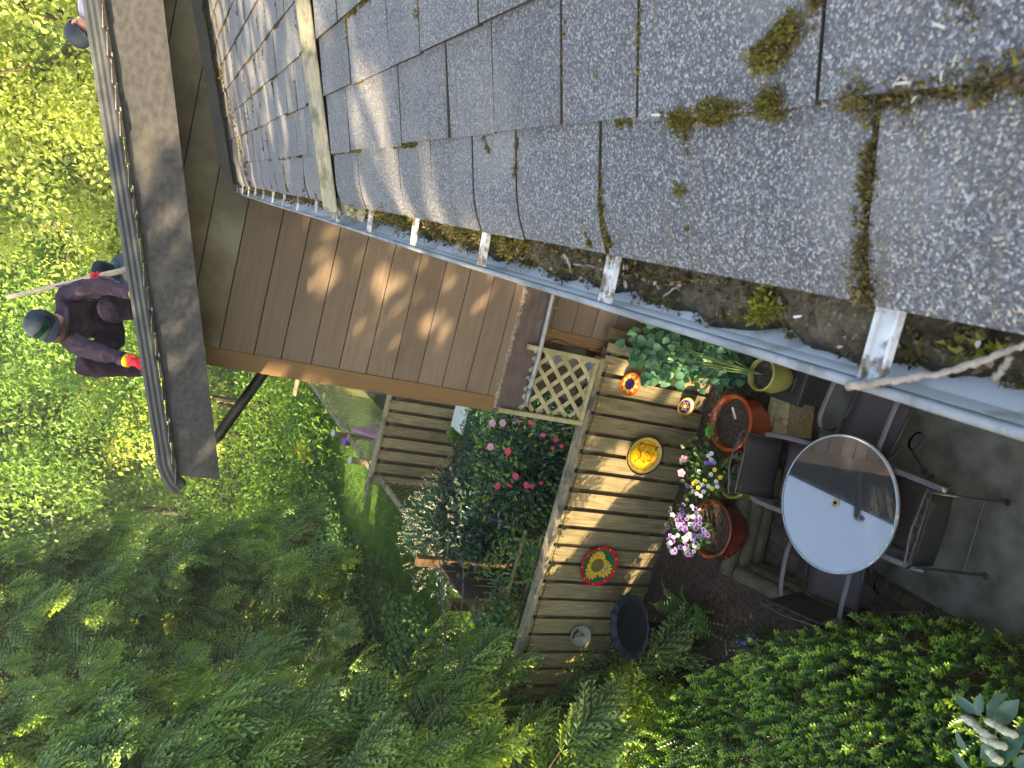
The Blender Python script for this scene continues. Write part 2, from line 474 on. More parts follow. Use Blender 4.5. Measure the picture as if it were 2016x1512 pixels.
# ---- tall wall: wide lap boards
def lap(mb, x0, x1, zs, y, th=.014, slope=False):
    for z0, z1 in zip(zs[:-1], zs[1:]):          # z0 lower
        if slope and z1 > 5.02:                    # gable: boards start under the sloping soffit
            xa = max(x0, 1.01 + (z0 - 6.075) / .2951); xb = max(x0, 1.01 + (z1 - 6.075) / .2951)
            mb.hexa([(xa, y - th, z0 + .004), (x1, y - th, z0 + .004), (x1, y + .02, z0 + .004), (xa, y + .02, z0 + .004),
                 (xb, y - th * .8, z1 - .005), (x1, y - th * .8, z1 - .005), (x1, y + .02, z1 - .005), (xb, y + .02, z1 - .005)])
            continue
        mb.hexa([(x0, y - th, z0 + .004), (x1, y - th, z0 + .004), (x1, y + .02, z0 + .004), (x0, y + .02, z0 + .004),
                 (x0, y - th * .8, z1 - .005), (x1, y - th * .8, z1 - .005), (x1, y + .02, z1 - .005), (x0, y + .02, z1 - .005)])
zs = [2.656, 2.747 , 2.974, 3.21, 3.445, 3.68, 3.916, 4.155, 4.39, 4.635, 4.85, 5.114, 5.36, 5.6, 5.84, 6.08, 6.3]
w = MB(); lap(w, -1.225, 4.2, [z for z in zs if z < 5.2], WALL_Y, slope=True)
wall = w.build('upper_wall', siding_paint, house)
w = MB(); lap(w, -1.225, 4.2, [z for z in zs if z > 5.1], WALL_Y, slope=True)
wall2 = w.build('stained_wall_top', mk('siding_stained', (.13, .105, .068), (.19, .165, .11), 3.2, (1, 1, 1), rough=.8, bump=.15, bdist=.003, third=(.27, .25, .18), third_scale=2.3, third_lo=.45, third_hi=.68), house)
wall2['label'] = 'upper boards with pale greenish weather stains'
w = MB(); 
w.add([(-1.36, yy_, 2.36) if k == 0 else (4.2, yy_, 2.36) if k == 1 else (4.2, yy_, rkb(4.2) + .15) if k == 2 else (-1.36, yy_, rkb(-1.36) + .15) for yy_ in (WALL_Y + .021, WALL_Y + .118) for k in range(4)], [(0, 1, 2, 3), (7, 6, 5, 4), (4, 5, 1, 0), (2, 6, 7, 3), (0, 3, 7, 4), (1, 5, 6, 2)])
w.bb((-1.36, WALL_Y + .12, 2.36), (-1.26, 13.5, 5.2)); w.build('wall_core', edge_core, house)
w = MB(); w.bb((-1.365, WALL_Y - .022, 2.66), (-1.226, WALL_Y + .019, 5.33)); w.bb((-1.372, WALL_Y - .018, 2.66), (-1.3655, WALL_Y + .13, 5.3))
w.build('corner_trim', trim_paint, house, bevel=.003)
# skirt band below the lap boards
w = MB(); w.bb((-1.37, WALL_Y - .03, 2.352), (4.2, WALL_Y + .115, 2.654)); w.build('skirt_band', band_paint, house, bevel=.004)
w = MB(); n = 90; vs = []
for i in range(n + 1):
    x = -1.33 + 1.9 * i / n; vs += [(x, WALL_Y - .0335, 2.655 + random.uniform(-.030, -.002)), (x, WALL_Y - .0325, 2.660), (x, WALL_Y - .016, 2.664 + random.uniform(0, .012))]
w.add(vs, [(3 * i + k, 3 * i + 3 + k, 3 * i + 4 + k, 3 * i + 1 + k) for i in range(n) for k in range(2)])
w.build('peeling_edge', mk('peeling', (.16, .12, .08), (.35, .31, .24), 30, rough=.9), house)
# recessed lower wall
LY = 6.42
w = MB(); zl = [.25, .49, .725, .96, 1.195, 1.28 + .135, 1.51 + .0, 1.756, 1.99, 2.225, 2.36]
zl = [.12, .35, .585, .82, 1.05, 1.28, 1.51, 1.756, 1.99, 2.225, 2.35]
lap(w, -.505, 4.2, zl, LY); w.build('lower_wall', siding_paint, house)
w = MB(); w.bb((-.63, LY + .021, .1), (4.2, LY + .1, 2.352)); w.build('lower_wall_core', edge_core, house)
w = MB(); w.bb((-.63, LY - .024, .1), (-.506, LY + .02, 2.351)); w.build('lower_corner_trim', trim_paint, house, bevel=.003)
w = MB(); w.bb((.55, -1.6, 0), (.65, 6.39, 5.03)); w.build('side_wall', siding_paint, house)
# conduit along the bottom of the band with clamp
cd = MB(); p0 = at(1086, 592, Y=6.22); p1 = at(1060, 705, Y=6.22); p2 = at(1043, 765, Y=6.23); p3 = at(1036, 795, Y=6.25)
cd.tube([p0 + (p0 - p1), p0, p1, p2], .022, 10)
cd.build('conduit', mk('conduit_grey', (.30, .31, .33), (.36, .37, .39), 20, rough=.4, spec=.5), house, smooth=True)
cd = MB(); cd.tube([p2, p2 * .5 + p3 * .5, p3, p3 + Vector((-.02, .05, -.05))], .027, 12); cd.build('flexible_conduit', metal_grey, house, smooth=True)
cd = MB(); q = p1 * .35 + p2 * .65; d = (p2 - p1).normalized(); cd.tube([q - d * .012, q + d * .012], .031, 12)
cd.box(q + Vector((-.005, .02, .035)), (.03, .008, .06)); cd.build('conduit_clamp', metal_grey, house)

# ---- upper roof over the tall wall: rake board, soffit, dark shingles, pipe lying on it
X0, X1 = -2.055, 5.0
w = MB(); n = 24
for i in range(n):
    xa, xb = X0 + (X1 - X0) * i / n, X0 + (X1 - X0) * (i + 1) / n
    w.add([(xa, RY, rkb(xa)), (xb, RY, rkb(xb)), (xb, RY, rk(xb)), (xa, RY, rk(xa)),
           (xa, RY + .042, rkb(xa)), (xb, RY + .042, rkb(xb)), (xb, RY + .042, rk(xb)), (xa, RY + .042, rk(xa))],
          [(0, 1, 2, 3), (5, 4, 7, 6), (4, 5, 1, 0), (3, 2, 6, 7)] + ([(4, 0, 3, 7)] if i == 0 else []))
w.build('rake_board', rake_wood, house)
w = MB(); xa, xb = -2.03, 5.0
w.add([(xa, RY + .042, rkb(xa) + .16), (xb, RY + .042, rkb(xb) + .16), (xb, 13.6, rkb(xb) + .16), (xa, 13.6, rkb(xa) + .16)], [(0, 1, 2, 3)])
w.build('soffit', soffit_paint, house)
w = MB()
w.bb((-2.06, RY + .05, rk(-2.06) - .2), (-2.03, 13.6, rk(-2.06) - .01)); w.build('eave_fascia', rake_wood, house)
# shingle courses seen edge-on
upper_sh = mk('upper_shingle', (.20, .175, .15), (.30, .27, .23), 60, rough=.9, third=(.10, .09, .07), third_scale=3)
edge_dark = mk('shingle_edge_dark', (.012, .011, .010), (.03, .026, .022), 40, rough=.95)
w = MB(); x = -2.11; r2 = random.Random(5)
while x < 5:
    L_ = .15
    za, zb = rk(x), rk(x + L_)
    yo = RY - .018 - r2.uniform(0, .014); th = .018 + r2.uniform(0, .012)
    w.mat(0).hexa([(x, yo, za), (x + L_ + .02, yo, zb), (x + L_ + .02, 13.7, zb), (x, 13.7, za),
            (x, yo, za + th), (x + L_ + .02, yo, zb + .008), (x + L_ + .02, 13.7, zb + .008), (x, 13.7, za + th)])
    w.mat(1).hexa([(x, yo - .002, za - .006), (x + L_ - .005, yo - .002, zb - .006), (x + L_ - .005, yo + .05, zb - .006), (x, yo + .05, za - .006),
            (x, yo - .002, za + th * .8), (x + L_ - .005, yo - .002, zb + .004), (x + L_ - .005, yo + .05, zb + .004), (x, yo + .05, za + th * .8)])
    x += L_
w.build('upper_roof', [upper_sh, edge_dark], house)

# ribbed downpipe lying along the roof edge, elbow at its low end
pipe_metal = mk('pipe_grey', (.028, .031, .032), (.045, .048, .048), 5, (1, 6, 6), rough=.45, spec=.45, third=(.09, .09, .082), third_scale=3, third_lo=.55, third_hi=.75)
def ribbed(mb, pts, ups, w_=.075, h_=.098):
    sec = []
    for k in range(7): sec.append((-w_ / 2 - (.003 if k % 2 else -.001), -h_ / 2 + h_ * k / 6))
    for k in range(1, 6): sec.append((-w_ / 2 + w_ * k / 5, h_ / 2 + (.003 if k % 2 else -.001)))
    for k in range(7): sec.append((w_ / 2 + (.003 if k % 2 else -.001), h_ / 2 - h_ * k / 6))
    for k in range(1, 5): sec.append((w_ / 2 - w_ * k / 5, -h_ / 2))
    K = len(sec); vs = []
    for i, p in enumerate(pts):
        t = (pts[min(i + 1, len(pts) - 1)] - pts[max(i - 1, 0)]).normalized()
        n_ = Vector((0, 1, 0)); u = n_.cross(t).normalized()
        if u.dot(ups[i]) < 0: u = -u
        vs += [p + n_ * a + u * b for a, b in sec]
    mb.add(vs, [(i * K + k, i * K + (k + 1) % K, (i + 1) * K + (k + 1) % K, (i + 1) * K + k) for i in range(len(pts) - 1) for k in range(K)])
    mb.add([vs[k] for k in range(K)], [tuple(range(K))]); mb.add([vs[-K + k] for k in range(K)], [tuple(range(K))[::-1]])
PY = 5.66
a = at(181, 0, Y=PY); b_ = at(324, 905, Y=PY)
d = (a - b_).normalized()
w = MB()
far_end = a + d * 1.2
ribbed(w, [b_, b_ + (a - b_) * .5, far_end], [Vector((0, 0, 1))] * 3)
pipe = w.build('downpipe', pipe_metal, house)
w = MB(); e = at(355, 960, Y=PY)
pts = spline([b_ + d * .02, b_ - d * .03, at(334, 935, Y=PY), at(344, 950, Y=PY), e], 4)
ups = [Vector((-.5, 0, 1))] * len(pts)
ribbed(w, pts, ups, .079, .102)
w.build('pipe_elbow', pipe_metal, pipe)
w = MB()
for k in range(6):
    w = MB(); p = b_ + (a - b_) * (.08 + .18 * k)
    w.bb((p.x - .02, PY - .03, rk(p.x) + .005), (p.x + .02, PY + .03, p.z - .047)); w.build('pipe_support', edge_dark, pipe)
# black downpipe from the eave back to the wall
w = MB(); q0, q1 = at(426, 862, Y=6.9), at(528, 722, Y=6.9)
pts = spline([q0 + Vector((-.02, 0, .10)), q0, q0 * .8 + q1 * .2, q1 + (q1 - q0) * .15], 6)
w.tube(pts, .048, 10); w.build('black_downpipe', metal_black, house, smooth=True)
# ================================================================== GROUND
def smooth(a, b, t): t = min(max((t - a) / (b - a), 0), 1); return t * t * (3 - 2 * t)
def gz(x, y):
    z = -0.02
    z += .16 * max(0, -7.0 - x) * smooth(-7, -9, x) if x < -7 else 0
    z += .09 * max(0, y - 24)
    return min(z, 9)
soil = mk('garden_soil', (.030, .021, .015), (.075, .055, .038), 30, rough=.95, bump=.8, fine=60, bdist=.02, third=(.13, .10, .07), third_scale=90, third_lo=.62, third_hi=.66)
earth = mk('earth', (.018, .026, .010), (.03, .05, .014), 3, rough=.95, bump=.5, fine=20, bdist=.05)
def dens(a, b, n, f): return [a + (b - a) * (i / n) ** f for i in range(n + 1)]
xs = [-300, -150, -80, -50, -35, -26, -20, -16, -13, -11, -9.5, -8.5, -7.5, -6.8, -6, -5, -3, 0, 6, 20, 80, 300]
ys = [-200, -60, -20, -5, 0, 5, 10, 14, 18, 22, 26, 30, 36, 44, 55, 70, 100, 160, 300, 500]
V = [(x, y, gz(x, y)) for y in ys for x in xs]; nx = len(xs)
F = [(j * nx + i, j * nx + i + 1, (j + 1) * nx + i + 1, (j + 1) * nx + i) for j in range(len(ys) - 1) for i in range(nx - 1)]
tag(np_mesh('ground', V, F, earth), kind='structure')
lawn_mat = mk('lawn_grass', (.055, .12, .016), (.10, .19, .026), 2.5, rough=.9, bump=.4, fine=70, bdist=.03, third=(.18, .21, .06), third_scale=1.1)
V = []; 
yy = [6.4, 8, 10, 12, 14, 16, 18, 20, 23, 26, 30, 34]
for y in yy:
    e = -7.6 - .4 * math.sin(y * .45) 
    V += [(e, y, gz(e, y) + .012), (-5.4, y, gz(-5.4, y) + .012), (-4.3, y, gz(-4.3, y) + .012)]
F = [(3 * j + i, 3 * j + i + 1, 3 * j + i + 4, 3 * j + i + 3) for j in range(len(yy) - 1) for i in range(2)]
tag(np_mesh('lawn', V, F, lawn_mat), kind='structure')
# concrete patio
conc = mk('patio_concrete', (.075, .080, .062), (.15, .152, .128), 5, rough=.92, bump=.35, fine=160, bdist=.004, third=(.25, .24, .21), third_scale=120, third_lo=.64, third_hi=.68)
SLAB = [at(2110, 1330, Z=0), at(2016, 1286, Z=0), at(1853, 1200, Z=0), at(1738, 1134, Z=0), at(1665, 1085, Z=0), at(1600, 990, Z=0)]
w = MB(); w.add([(.55, -1.5, 0), (.55, 5.0, 0), (-.62, 5.0, 0)] + [tuple(p) for p in SLAB[::-1]] + [(-1.55, -1.5, 0)], [tuple(range(10))])
o = w.build('patio', conc); tag(o, kind='structure')
# brick edging and paving around the slab
brick = mk('brick_paver', (.05, .036, .028), (.085, .058, .042), 12, rough=.9, bump=.3, fine=90, bdist=.004, island=.35, third=(.05, .06, .028), third_scale=4)
w = MB(); rb = random.Random(2)
for j in range(-6, 27):
    for i in range(0, 20):
        y0 = j * .205; x0 = -2.35 + i * .105 + (0 if j % 2 else .0)
        # stop at the slab edge
        lim = np.interp(y0 + .1, [-1.5] + [p.y for p in SLAB] + [5.0], [-1.55] + [p.x for p in SLAB] + [-.62])
        if x0 + .05 > lim + .03: continue
        z = -.012 + rb.uniform(-.004, .005)
        w.bb((x0 + .003, y0 + .003, -.06), (x0 + .102, y0 + .202, z))
for i in range(22):
    for j in range(2):
        x0 = -1.9 + i * .105; y0 = 5.02 + j * .2
        if x0 > .4: continue
        w.bb((x0 + .003, y0 + .003, -.06), (x0 + .102, y0 + .197, -.012 + rb.uniform(-.004, .005)))
o = w.build('brick_path', brick); tag(o, kind='structure')
# raised planting bed: along the fence and down the left side
w = MB()
def bump(x, y): return .30 + .03 * math.sin(x * 5 + 1) * math.sin(y * 6) + .015 * math.sin(x * 17 + y * 13)
nx_, ny_ = 60, 16
def patch(x0, x1, y0, y1, nx_, ny_):
    V = [(x0 + (x1 - x0) * i / nx_, y0 + (y1 - y0) * j / ny_, bump(x0 + (x1 - x0) * i / nx_, y0 + (y1 - y0) * j / ny_)) for j in range(ny_ + 1) for i in range(nx_ + 1)]
    w.add(V, [(j * (nx_ + 1) + i, j * (nx_ + 1) + i + 1, (j + 1) * (nx_ + 1) + i + 1, (j + 1) * (nx_ + 1) + i) for j in range(ny_) for i in range(nx_)])
patch(-4.6, -.4, 5.33, 6.4, 80, 20)
patch(-4.6, -2.28, -.5, 5.33, 44, 90)
patch(-4.6, 0.4, 6.4, 12.3, 50, 50)
o = w.build('soil_bed', soil, smooth=True); tag(o, kind='structure')
# landscape timbers holding the bed
log_wood = mk('log_wood', (.07, .06, .036), (.12, .10, .062), 7, (1.5, 1.5, 1.5), rough=.9, bump=.4, third=(.05, .045, .03), third_scale=5, bdist=.008)
edging = thing('timber_edging', 'low wall of stacked round landscape timbers holding the soil bed beside the round table', 'garden edging', (-1.9, 5.25, 0))
def logseg(a, b, r, name='timber'):
    m_ = MB(); a, b = Vector(a), Vector(b); n = 10
    pts = [a + (b - a) * i / n for i in range(n + 1)]
    m_.tube(pts, [r * (1 + .05 * math.sin(i * 2.1 + a.x * 5)) for i in range(n + 1)], 12)
    o_ = m_.build(name, log_wood, edging, smooth=False); o_.location = -Vector((-1.9, 5.25, 0)); return o_
c0 = at(1462, 985, Z=.33); c1 = at(1432, 1120, Z=.33); c2 = at(1620, 1215, Z=.33)
c0x = c0 + (c0 - c1) * .55; c2x = c2 + (c2 - c1) * 1.2
for k, (z, off) in enumerate(((.31, 0), (.19, .045), (.07, .06))):
    dy = Vector((0, -off, 0)); dx = Vector((off, 0, 0))
    q0, q1, q2 = c0x.copy(), c1.copy(), c2x.copy()
    for q in (q0, q1, q2): q.z = z
    logseg(q1 + dy + Vector((-.05 * (k == 0), 0, 0)), q0 + dy, .075)
    logseg(q1 + dx + Vector((.02, -.13, 0)), q2 + dx, .07)
# pale split timber at the bed's house end
tim = MB(); pc = at(1537, 818, Z=.36)
rot = Matrix.Rotation(.25, 3, 'Z')
tim.box((pc.x, pc.y + .02, .17), (.34, .17, .34), rot)
tim.box((pc.x - .02, pc.y + .13, .345), (.46, .07, .05), Matrix.Rotation(.12, 3, 'Z'))
o = tim.build('timber_block', mk('timber_pale', (.24, .20, .10), (.36, .31, .17), 7, (6, 1, 6), rough=.85, bump=.3, third=(.10, .08, .05), third_scale=6, bdist=.006), bevel=.012)
tag(o, 'pale square cut timber block at the end of the soil bed behind the orange pot', 'timber block')
# ================================================================== FENCES
def board_fence(name, label, group, x0, x1, y, zb, zt, step, rail=True, bw=.160, seed=1, loc=None, face=-1, extra_post=True):
    """board-on-board fence along x, front boards facing -y"""
    t = thing(name, label, 'fence', (x0, y, 0), 0, group)
    off = -Vector((x0, y, 0)); r = random.Random(seed)
    def place(o): o.location = off; return o
    f = MB(); b = MB(); x = x0 + .02
    while x < x1 - .05:
        wv = bw * r.uniform(.96, 1.04); top = zt - r.uniform(.0, .006)
        x2 = min(x + wv, x1)
        f.hexa([(x, y - .020 + r.uniform(-.004, .004), zb), (x2, y - .020 + r.uniform(-.004, .004), zb), (x2, y, zb), (x, y, zb),
                (x, y - .020, top), (x2, y - .020, top), (x2, y, top), (x, y, top)])
        b.hexa([(x + bw - .03, y + .045, zb), (x + step + .03, y + .045, zb), (x + step + .03, y + .065, zb), (x + bw - .03, y + .065, zb),
                (x + bw - .03, y + .045, zt), (x + step + .03, y + .045, zt), (x + step + .03, y + .065, zt), (x + bw - .03, y + .065, zt)])
        x += step
    place(f.build('boards', fence_wood, t)); place(b.build('backing_boards', fence_dark, t))
    s = MB(); s.bb((x0, y + .001, zt - .16), (x1, y + .044, zt - .07)); s.bb((x0, y + .001, zb + .2), (x1, y + .044, zb + .29)); place(s.build('stringer', fence_dark, t))
    return t, place
fence_a, place_a = board_fence('garden_fence', 'weathered board fence hung with painted plates behind the patio pots', 'board fences between the small yards', -4.62, -.50, 6.24, .28, 1.66, .2005, seed=4)
rl = MB(); n = 26; xs_ = [-4.66 + (4.66 - .66) * i / n for i in range(n + 1)]
for xa, xb in zip(xs_[:-1], xs_[1:]):
    rl.hexa([(xa, 6.195, 1.662), (xb, 6.195, 1.662), (xb, 6.325, 1.662), (xa, 6.325, 1.662), (xa, 6.195, 1.702), (xb, 6.195, 1.702), (xb, 6.325, 1.702), (xa, 6.325, 1.702)])
place_a(rl.build('top_rail', rail_wood, fence_a))
for x in (-4.55, -2.6, -1.33):
    p = MB(); p.bb((x - .045, 6.245, .05), (x + .045, 6.335, 1.66)); place_a(p.build('post', fence_dark, fence_a))
# lattice panel standing on the fence next to the house corner
lat = thing('lattice_panel', 'square of pale diagonal lattice standing on the fence beside the house corner', 'lattice', (-1.02, 6.27, 1.7))
loff = -Vector((-1.02, 6.27, 1.7))
LX0, LX1, LZ0, LZ1 = -1.30, -.70, 1.704, 2.40
def clip_line(px, pz, dx, dz):
    ts = []
    lo, hi = -9, 9
    for p_, d_, a_, b_ in ((px, dx, LX0, LX1), (pz, dz, LZ0, LZ1)):
        t0, t1 = (a_ - p_) / d_, (b_ - p_) / d_
        if t0 > t1: t0, t1 = t1, t0
        lo, hi = max(lo, t0), min(hi, t1)
    return (lo, hi) if hi - lo > .05 else None
for sgn, yy_ in ((1, 6.262), (-1, 6.274)):
    m_ = MB()
    for k in range(-9, 12):
        c_ = k * .185
        px, pz, dx, dz = -1.3 + c_, 1.704 if sgn > 0 else 1.704, .7071, .7071 * sgn
        if sgn < 0: px, pz = -1.3 + c_, 2.40
        r_ = clip_line(px, pz, dx, dz)
        if not r_: continue
        a_ = Vector((px + dx * r_[0], yy_, pz + dz * r_[0])); b_ = Vector((px + dx * r_[1], yy_, pz + dz * r_[1]))
        m_.beam(a_, b_, .0085, .040, up=(-dz, 0, dx))
    o = m_.build('slats', lattice_wood, lat); o.location = loff
for (xa, zb_, zt_) in ((-1.335, 1.70, 2.62), (-.70, 1.70, 2.50)):
    m_ = MB(); m_.bb((xa - .022, 6.215, zb_), (xa + .022, 6.258, zt_)); o = m_.build('upright', lattice_wood, lat, bevel=.003); o.location = loff
m_ = MB(); m_.bb((-1.31, 6.222, 1.704), (-.725, 6.258, 1.742)); o = m_.build('bottom_rail', lattice_wood, lat, bevel=.003); o.location = loff
# pale tubs stored behind the lattice
tub = mk('tub_plastic', (.42, .43, .46), (.5, .5, .53), 6, rough=.5)
for i, (x, y, z, r_, c, lab) in enumerate(((-.86, 6.62, 1.55, .13, 0, 'pale grey plastic tub stored low behind the lattice by the house'),
                                     (-1.12, 6.75, 1.40, .09, 1, 'small white tub behind the middle of the lattice panel'),
                                     (-.80, 6.6, 2.05, .07, 1, 'white bottle shaped tub behind the top corner of the lattice'))):
    m_ = MB(); m_.lathe([(.0, 0), (r_ * .85, 0), (r_, .26), (r_ * 1.06, .27), (r_ * 1.06, .31), (r_ * .6, .32), (0, .325)], (0, 0, 0), 24)
    o = m_.build('storage_tub', [tub], smooth=True); o.location = (x, y, z - .3); tag(o, lab, 'tub', 'tubs stored behind the lattice')
sh = MB(); sh.bb((-1.2, 6.5, 1.08), (-.64, 7.0, 1.11)); sh.bb((-1.18, 6.52, .3), (-1.14, 6.98, 1.08)); sh.bb((-.7, 6.52, .3), (-.66, 6.98, 1.08)); sh.bb((-1.2, 6.5, 1.70), (-.64, 7.0, 1.72)); sh.bb((-1.2, 6.98, .3), (-.64, 7.0, 2.1))
o = sh.build('storage_shelf', fence_dark); tag(o, 'dark wooden shelf half hidden behind the lattice', 'shelf')

# second board fence across the next yard
fence_b, place_b = board_fence('yard_fence', 'board fence with a pale top rail at the far side of the shrub bed', 'board fences between the small yards', -4.36, -1.40, 12.4, -.02, 1.62, .232, seed=9, bw=.165)
m_ = MB(); m_.bb((-4.62, 12.33, 1.63), (-1.35, 12.5, 1.675)); place_b(m_.build('top_rail', rail_wood, fence_b, bevel=.004))
for x in (-4.3, -2.2):
    p = MB(); p.bb((x - .05, 12.41, 0), (x + .05, 12.51, 1.62)); place_b(p.build('post', fence_dark, fence_b))

# side fence along the lawn: lattice with a sloping top rail, dark plank gate in it
dark_stain = mk('dark_stain', (.035, .024, .022), (.055, .038, .033), 6, (6, 6, .6), rough=.6, bump=.1, bdist=.003)
orange_post = mk('post_stain', (.10, .055, .030), (.15, .08, .042), 6, (6, 6, .6), rough=.7, bump=.15, bdist=.004)
def lattice_yz(mb, x, y0, y1, z0, z1, step=.15, w_=.024):
    for sgn in (1, -1):
        xx = x + .005 * sgn
        n_ = int((y1 - y0 + z1 - z0) / step) + 2
        for k in range(-n_, n_):
            py_, pz_ = y0 + k * step, z0 if sgn > 0 else z1
            lo, hi = -99, 99
            for p_, d_, a_, b_ in ((py_, 1, y0, y1), (pz_, sgn, z0, z1)):
                t0, t1 = (a_ - p_) / d_, (b_ - p_) / d_
                if t0 > t1: t0, t1 = t1, t0
                lo, hi = max(lo, t0), min(hi, t1)
            if hi - lo < .03: continue
            mb.beam((xx, py_ + lo, pz_ + sgn * lo), (xx, py_ + hi, pz_ + sgn * hi), .007, w_, up=(0, -sgn, 1))
SX = -4.26
def side_fence(name, label, segs, rails, posts, capped=False):
    t = thing(name, label, 'lattice fence', (SX, segs[0][0], 0), 0, 'lattice fences along the lawn'); off = -Vector((SX, segs[0][0], 0))
    for (y0, y1, z0, z1) in segs:
        m_ = MB(); lattice_yz(m_, SX, y0, y1, z0, z1); o = m_.build('lattice_infill', dark_stain if not capped else mk('net_wood', (.28, .25, .12), (.36, .33, .17), 5, rough=.8), t); o.location = off
    for (a, b) in rails:
        m_ = MB(); m_.beam(a, b, .09, .045); o = m_.build('rail', rail_wood, t); o.location = off
    for (y, zt, mt) in posts:
        m_ = MB(); m_.bb((SX - .05, y - .05, 0), (SX + .05, y + .05, zt)); o = m_.build('post', mt, t, bevel=.004); o.location = off
        if capped:
            m_ = MB(); m_.lathe([(.085, 0), (.09, .012), (.07, .03), (.0, .075)], (SX, y, zt), 4); cpo = m_.build('post_cap', mk('cap_paint', (.42, .45, .42), (.5, .52, .5), 8, rough=.6), o)
    return t
side_fence('side_fence', 'dark lattice side fence running from the plate fence to the dark gate', [(6.35, 7.9, .15, 1.36)], [((SX, 6.3, 1.44), (SX, 7.95, 1.44))], [(6.3, 1.5, fence_dark)])
side_fence('side_fence', 'dark lattice side fence between the dark gate and the far board fence', [(9.25, 12.3, .1, 1.36)], [((SX, 9.2, 1.44), (SX, 12.35, 1.44))], [])
side_fence('side_fence', 'lattice side fence with two pale capped posts beyond the far board fence', [(12.55, 19.4, .1, 1.42)], [((SX, 12.5, 1.5), (SX, 19.5, 1.5))], [(13.35, 1.78, fence_wood), (14.95, 1.78, fence_wood)], True)
gate = thing('plank_gate', 'dark brown plank gate between two orange brown posts', 'gate', (SX, 8.6, 0)); goff = -Vector((SX, 8.6, 0))
m_ = MB()
for k in range(5):
    y = 8.12 + k * .197
    m_.bb((SX - .012, y + .006, .12), (SX + .012, y + .19, 1.47))
o = m_.build('planks', dark_stain, gate); o.location = goff
for zb in (.3, 1.2): m_ = MB(); m_.bb((SX + .013, 8.1, zb), (SX + .05, 9.1, zb + .1)); o = m_.build('cross_brace', dark_stain, gate); o.location = goff
for y, s_ in ((8.0, 1.72), (9.2, 1.78)):
    m_ = MB(); m_.bb((SX - .06, y - .06, 0), (SX + .06, y + .06, s_)); o = m_.build('gate_post', orange_post, gate, bevel=.006); o.location = goff
m_ = MB(); m_.bb((SX + .025, 8.14, 1.02), (SX + .045, 8.24, 1.07)); m_.tube([(SX + .05, 8.2, 1.04), (SX + .08, 8.2, 1.05), (SX + .08, 8.2, 1.12)], .01, 6); o = m_.build('latch', metal_grey, gate); o.location = goff
# far board fence closing the furthest yard
fence_c, place_c = board_fence('yard_fence', 'grey board fence closing the furthest yard beyond the retaining steps', 'board fences between the small yards', -4.3, -1.0, 19.6, 0, 1.75, .3, seed=12, bw=.28)
m_ = MB(); m_.bb((-4.7, 19.5, 1.77), (-1.0, 19.72, 1.83)); place_c(m_.build('top_rail', rail_wood, fence_c))
# grey block retaining steps in the furthest yard
blk = mk('grey_block', (.13, .125, .13), (.19, .18, .185), 9, rough=.9, bump=.3, fine=40, island=.2)
m_ = MB()
def blocks(x0, x1, y0, y1, z0, z1):
    nz = max(1, round((z1 - z0) / .18)); nxx = max(1, round((x1 - x0) / .42))
    for k in range(nz):
        for i in range(nxx):
            xa = x0 + (x1 - x0) * i / nxx; xb = x0 + (x1 - x0) * (i + 1) / nxx
            m_.bb((xa + .006, y0, z0 + (z1 - z0) * k / nz + .004), (xb - .006, y1, z0 + (z1 - z0) * (k + 1) / nz - .004))
blocks(-3.75, -1.2, 16.9, 17.7, 0, .72); blocks(-3.55, -1.2, 16.1, 16.9, 0, .54); blocks(-3.75, -1.2, 14.9, 16.1, 0, .36); blocks(-3.4, -1.2, 13.6, 14.9, 0, .18)
o = m_.build('retaining_steps', blk); tag(o, 'grey concrete block retaining steps in the furthest yard', 'retaining wall')
# pink fan rake hung on the fence
rake_p = mk('rake_pink', (.50, .20, .38), (.56, .26, .44), 5, rough=.5)
rt = thing('fan_rake', 'pink fan rake hanging tines down on the far lattice fence', 'rake', (SX + .06, 15.3, 1.25)); ro = -Vector((SX + .06, 15.3, 1.25))
m_ = MB(); hub = Vector((SX + .08, 15.1, 1.42))
for k in range(12):
    a_ = -2.35 + 1.5 * k / 11
    m_.tube([hub, hub + Vector((.02, math.cos(a_) * -1.25, math.sin(a_) * 1.1))], .008, 5)
o = m_.build('tines', rake_p, rt); o.location = ro
m_ = MB(); m_.tube([hub + Vector((0, -.05, .02)), hub + Vector((0, .5, -.02))], .016, 6); o = m_.build('handle', fence_dark, rt); o.location = ro
# purple bucket hanging on the lawn side
m_ = MB(); bc = at(688, 857, X=-4.36); m_.lathe([(0, 0), (.12, 0), (.16, .2), (.165, .21), (.15, .2), (.11, .02), (0, .02)], (0, 0, 0), 20)
o = m_.build('bucket', mk('purple_plastic', (.28, .08, .50), None, rough=.4, spec=.5), smooth=True); o.location = bc + Vector((-.1, .05, -.14)); tag(o, 'small purple bucket hanging outside the far lattice fence', 'bucket')
# white topped box and green jar at the end of the far fence
m_ = MB(); bx = at(908, 808, Z=.62); m_.bb((-.34, -.22, 0), (.34, .25, .58)); o = m_.build('storage_box', mk('green_bin', (.05, .12, .06), None, rough=.5)); o.location = (bx.x, bx.y, 0)
tag(o, 'green storage box with a pale lid in the shrub bed', 'storage box')
m_ = MB(); m_.bb((-.36, -.24, .582), (.36, .27, .63)); lid = m_.build('lid', mk('lid_white', (.55, .62, .56), (.62, .68, .62), 4, rough=.5), o, bevel=.012)
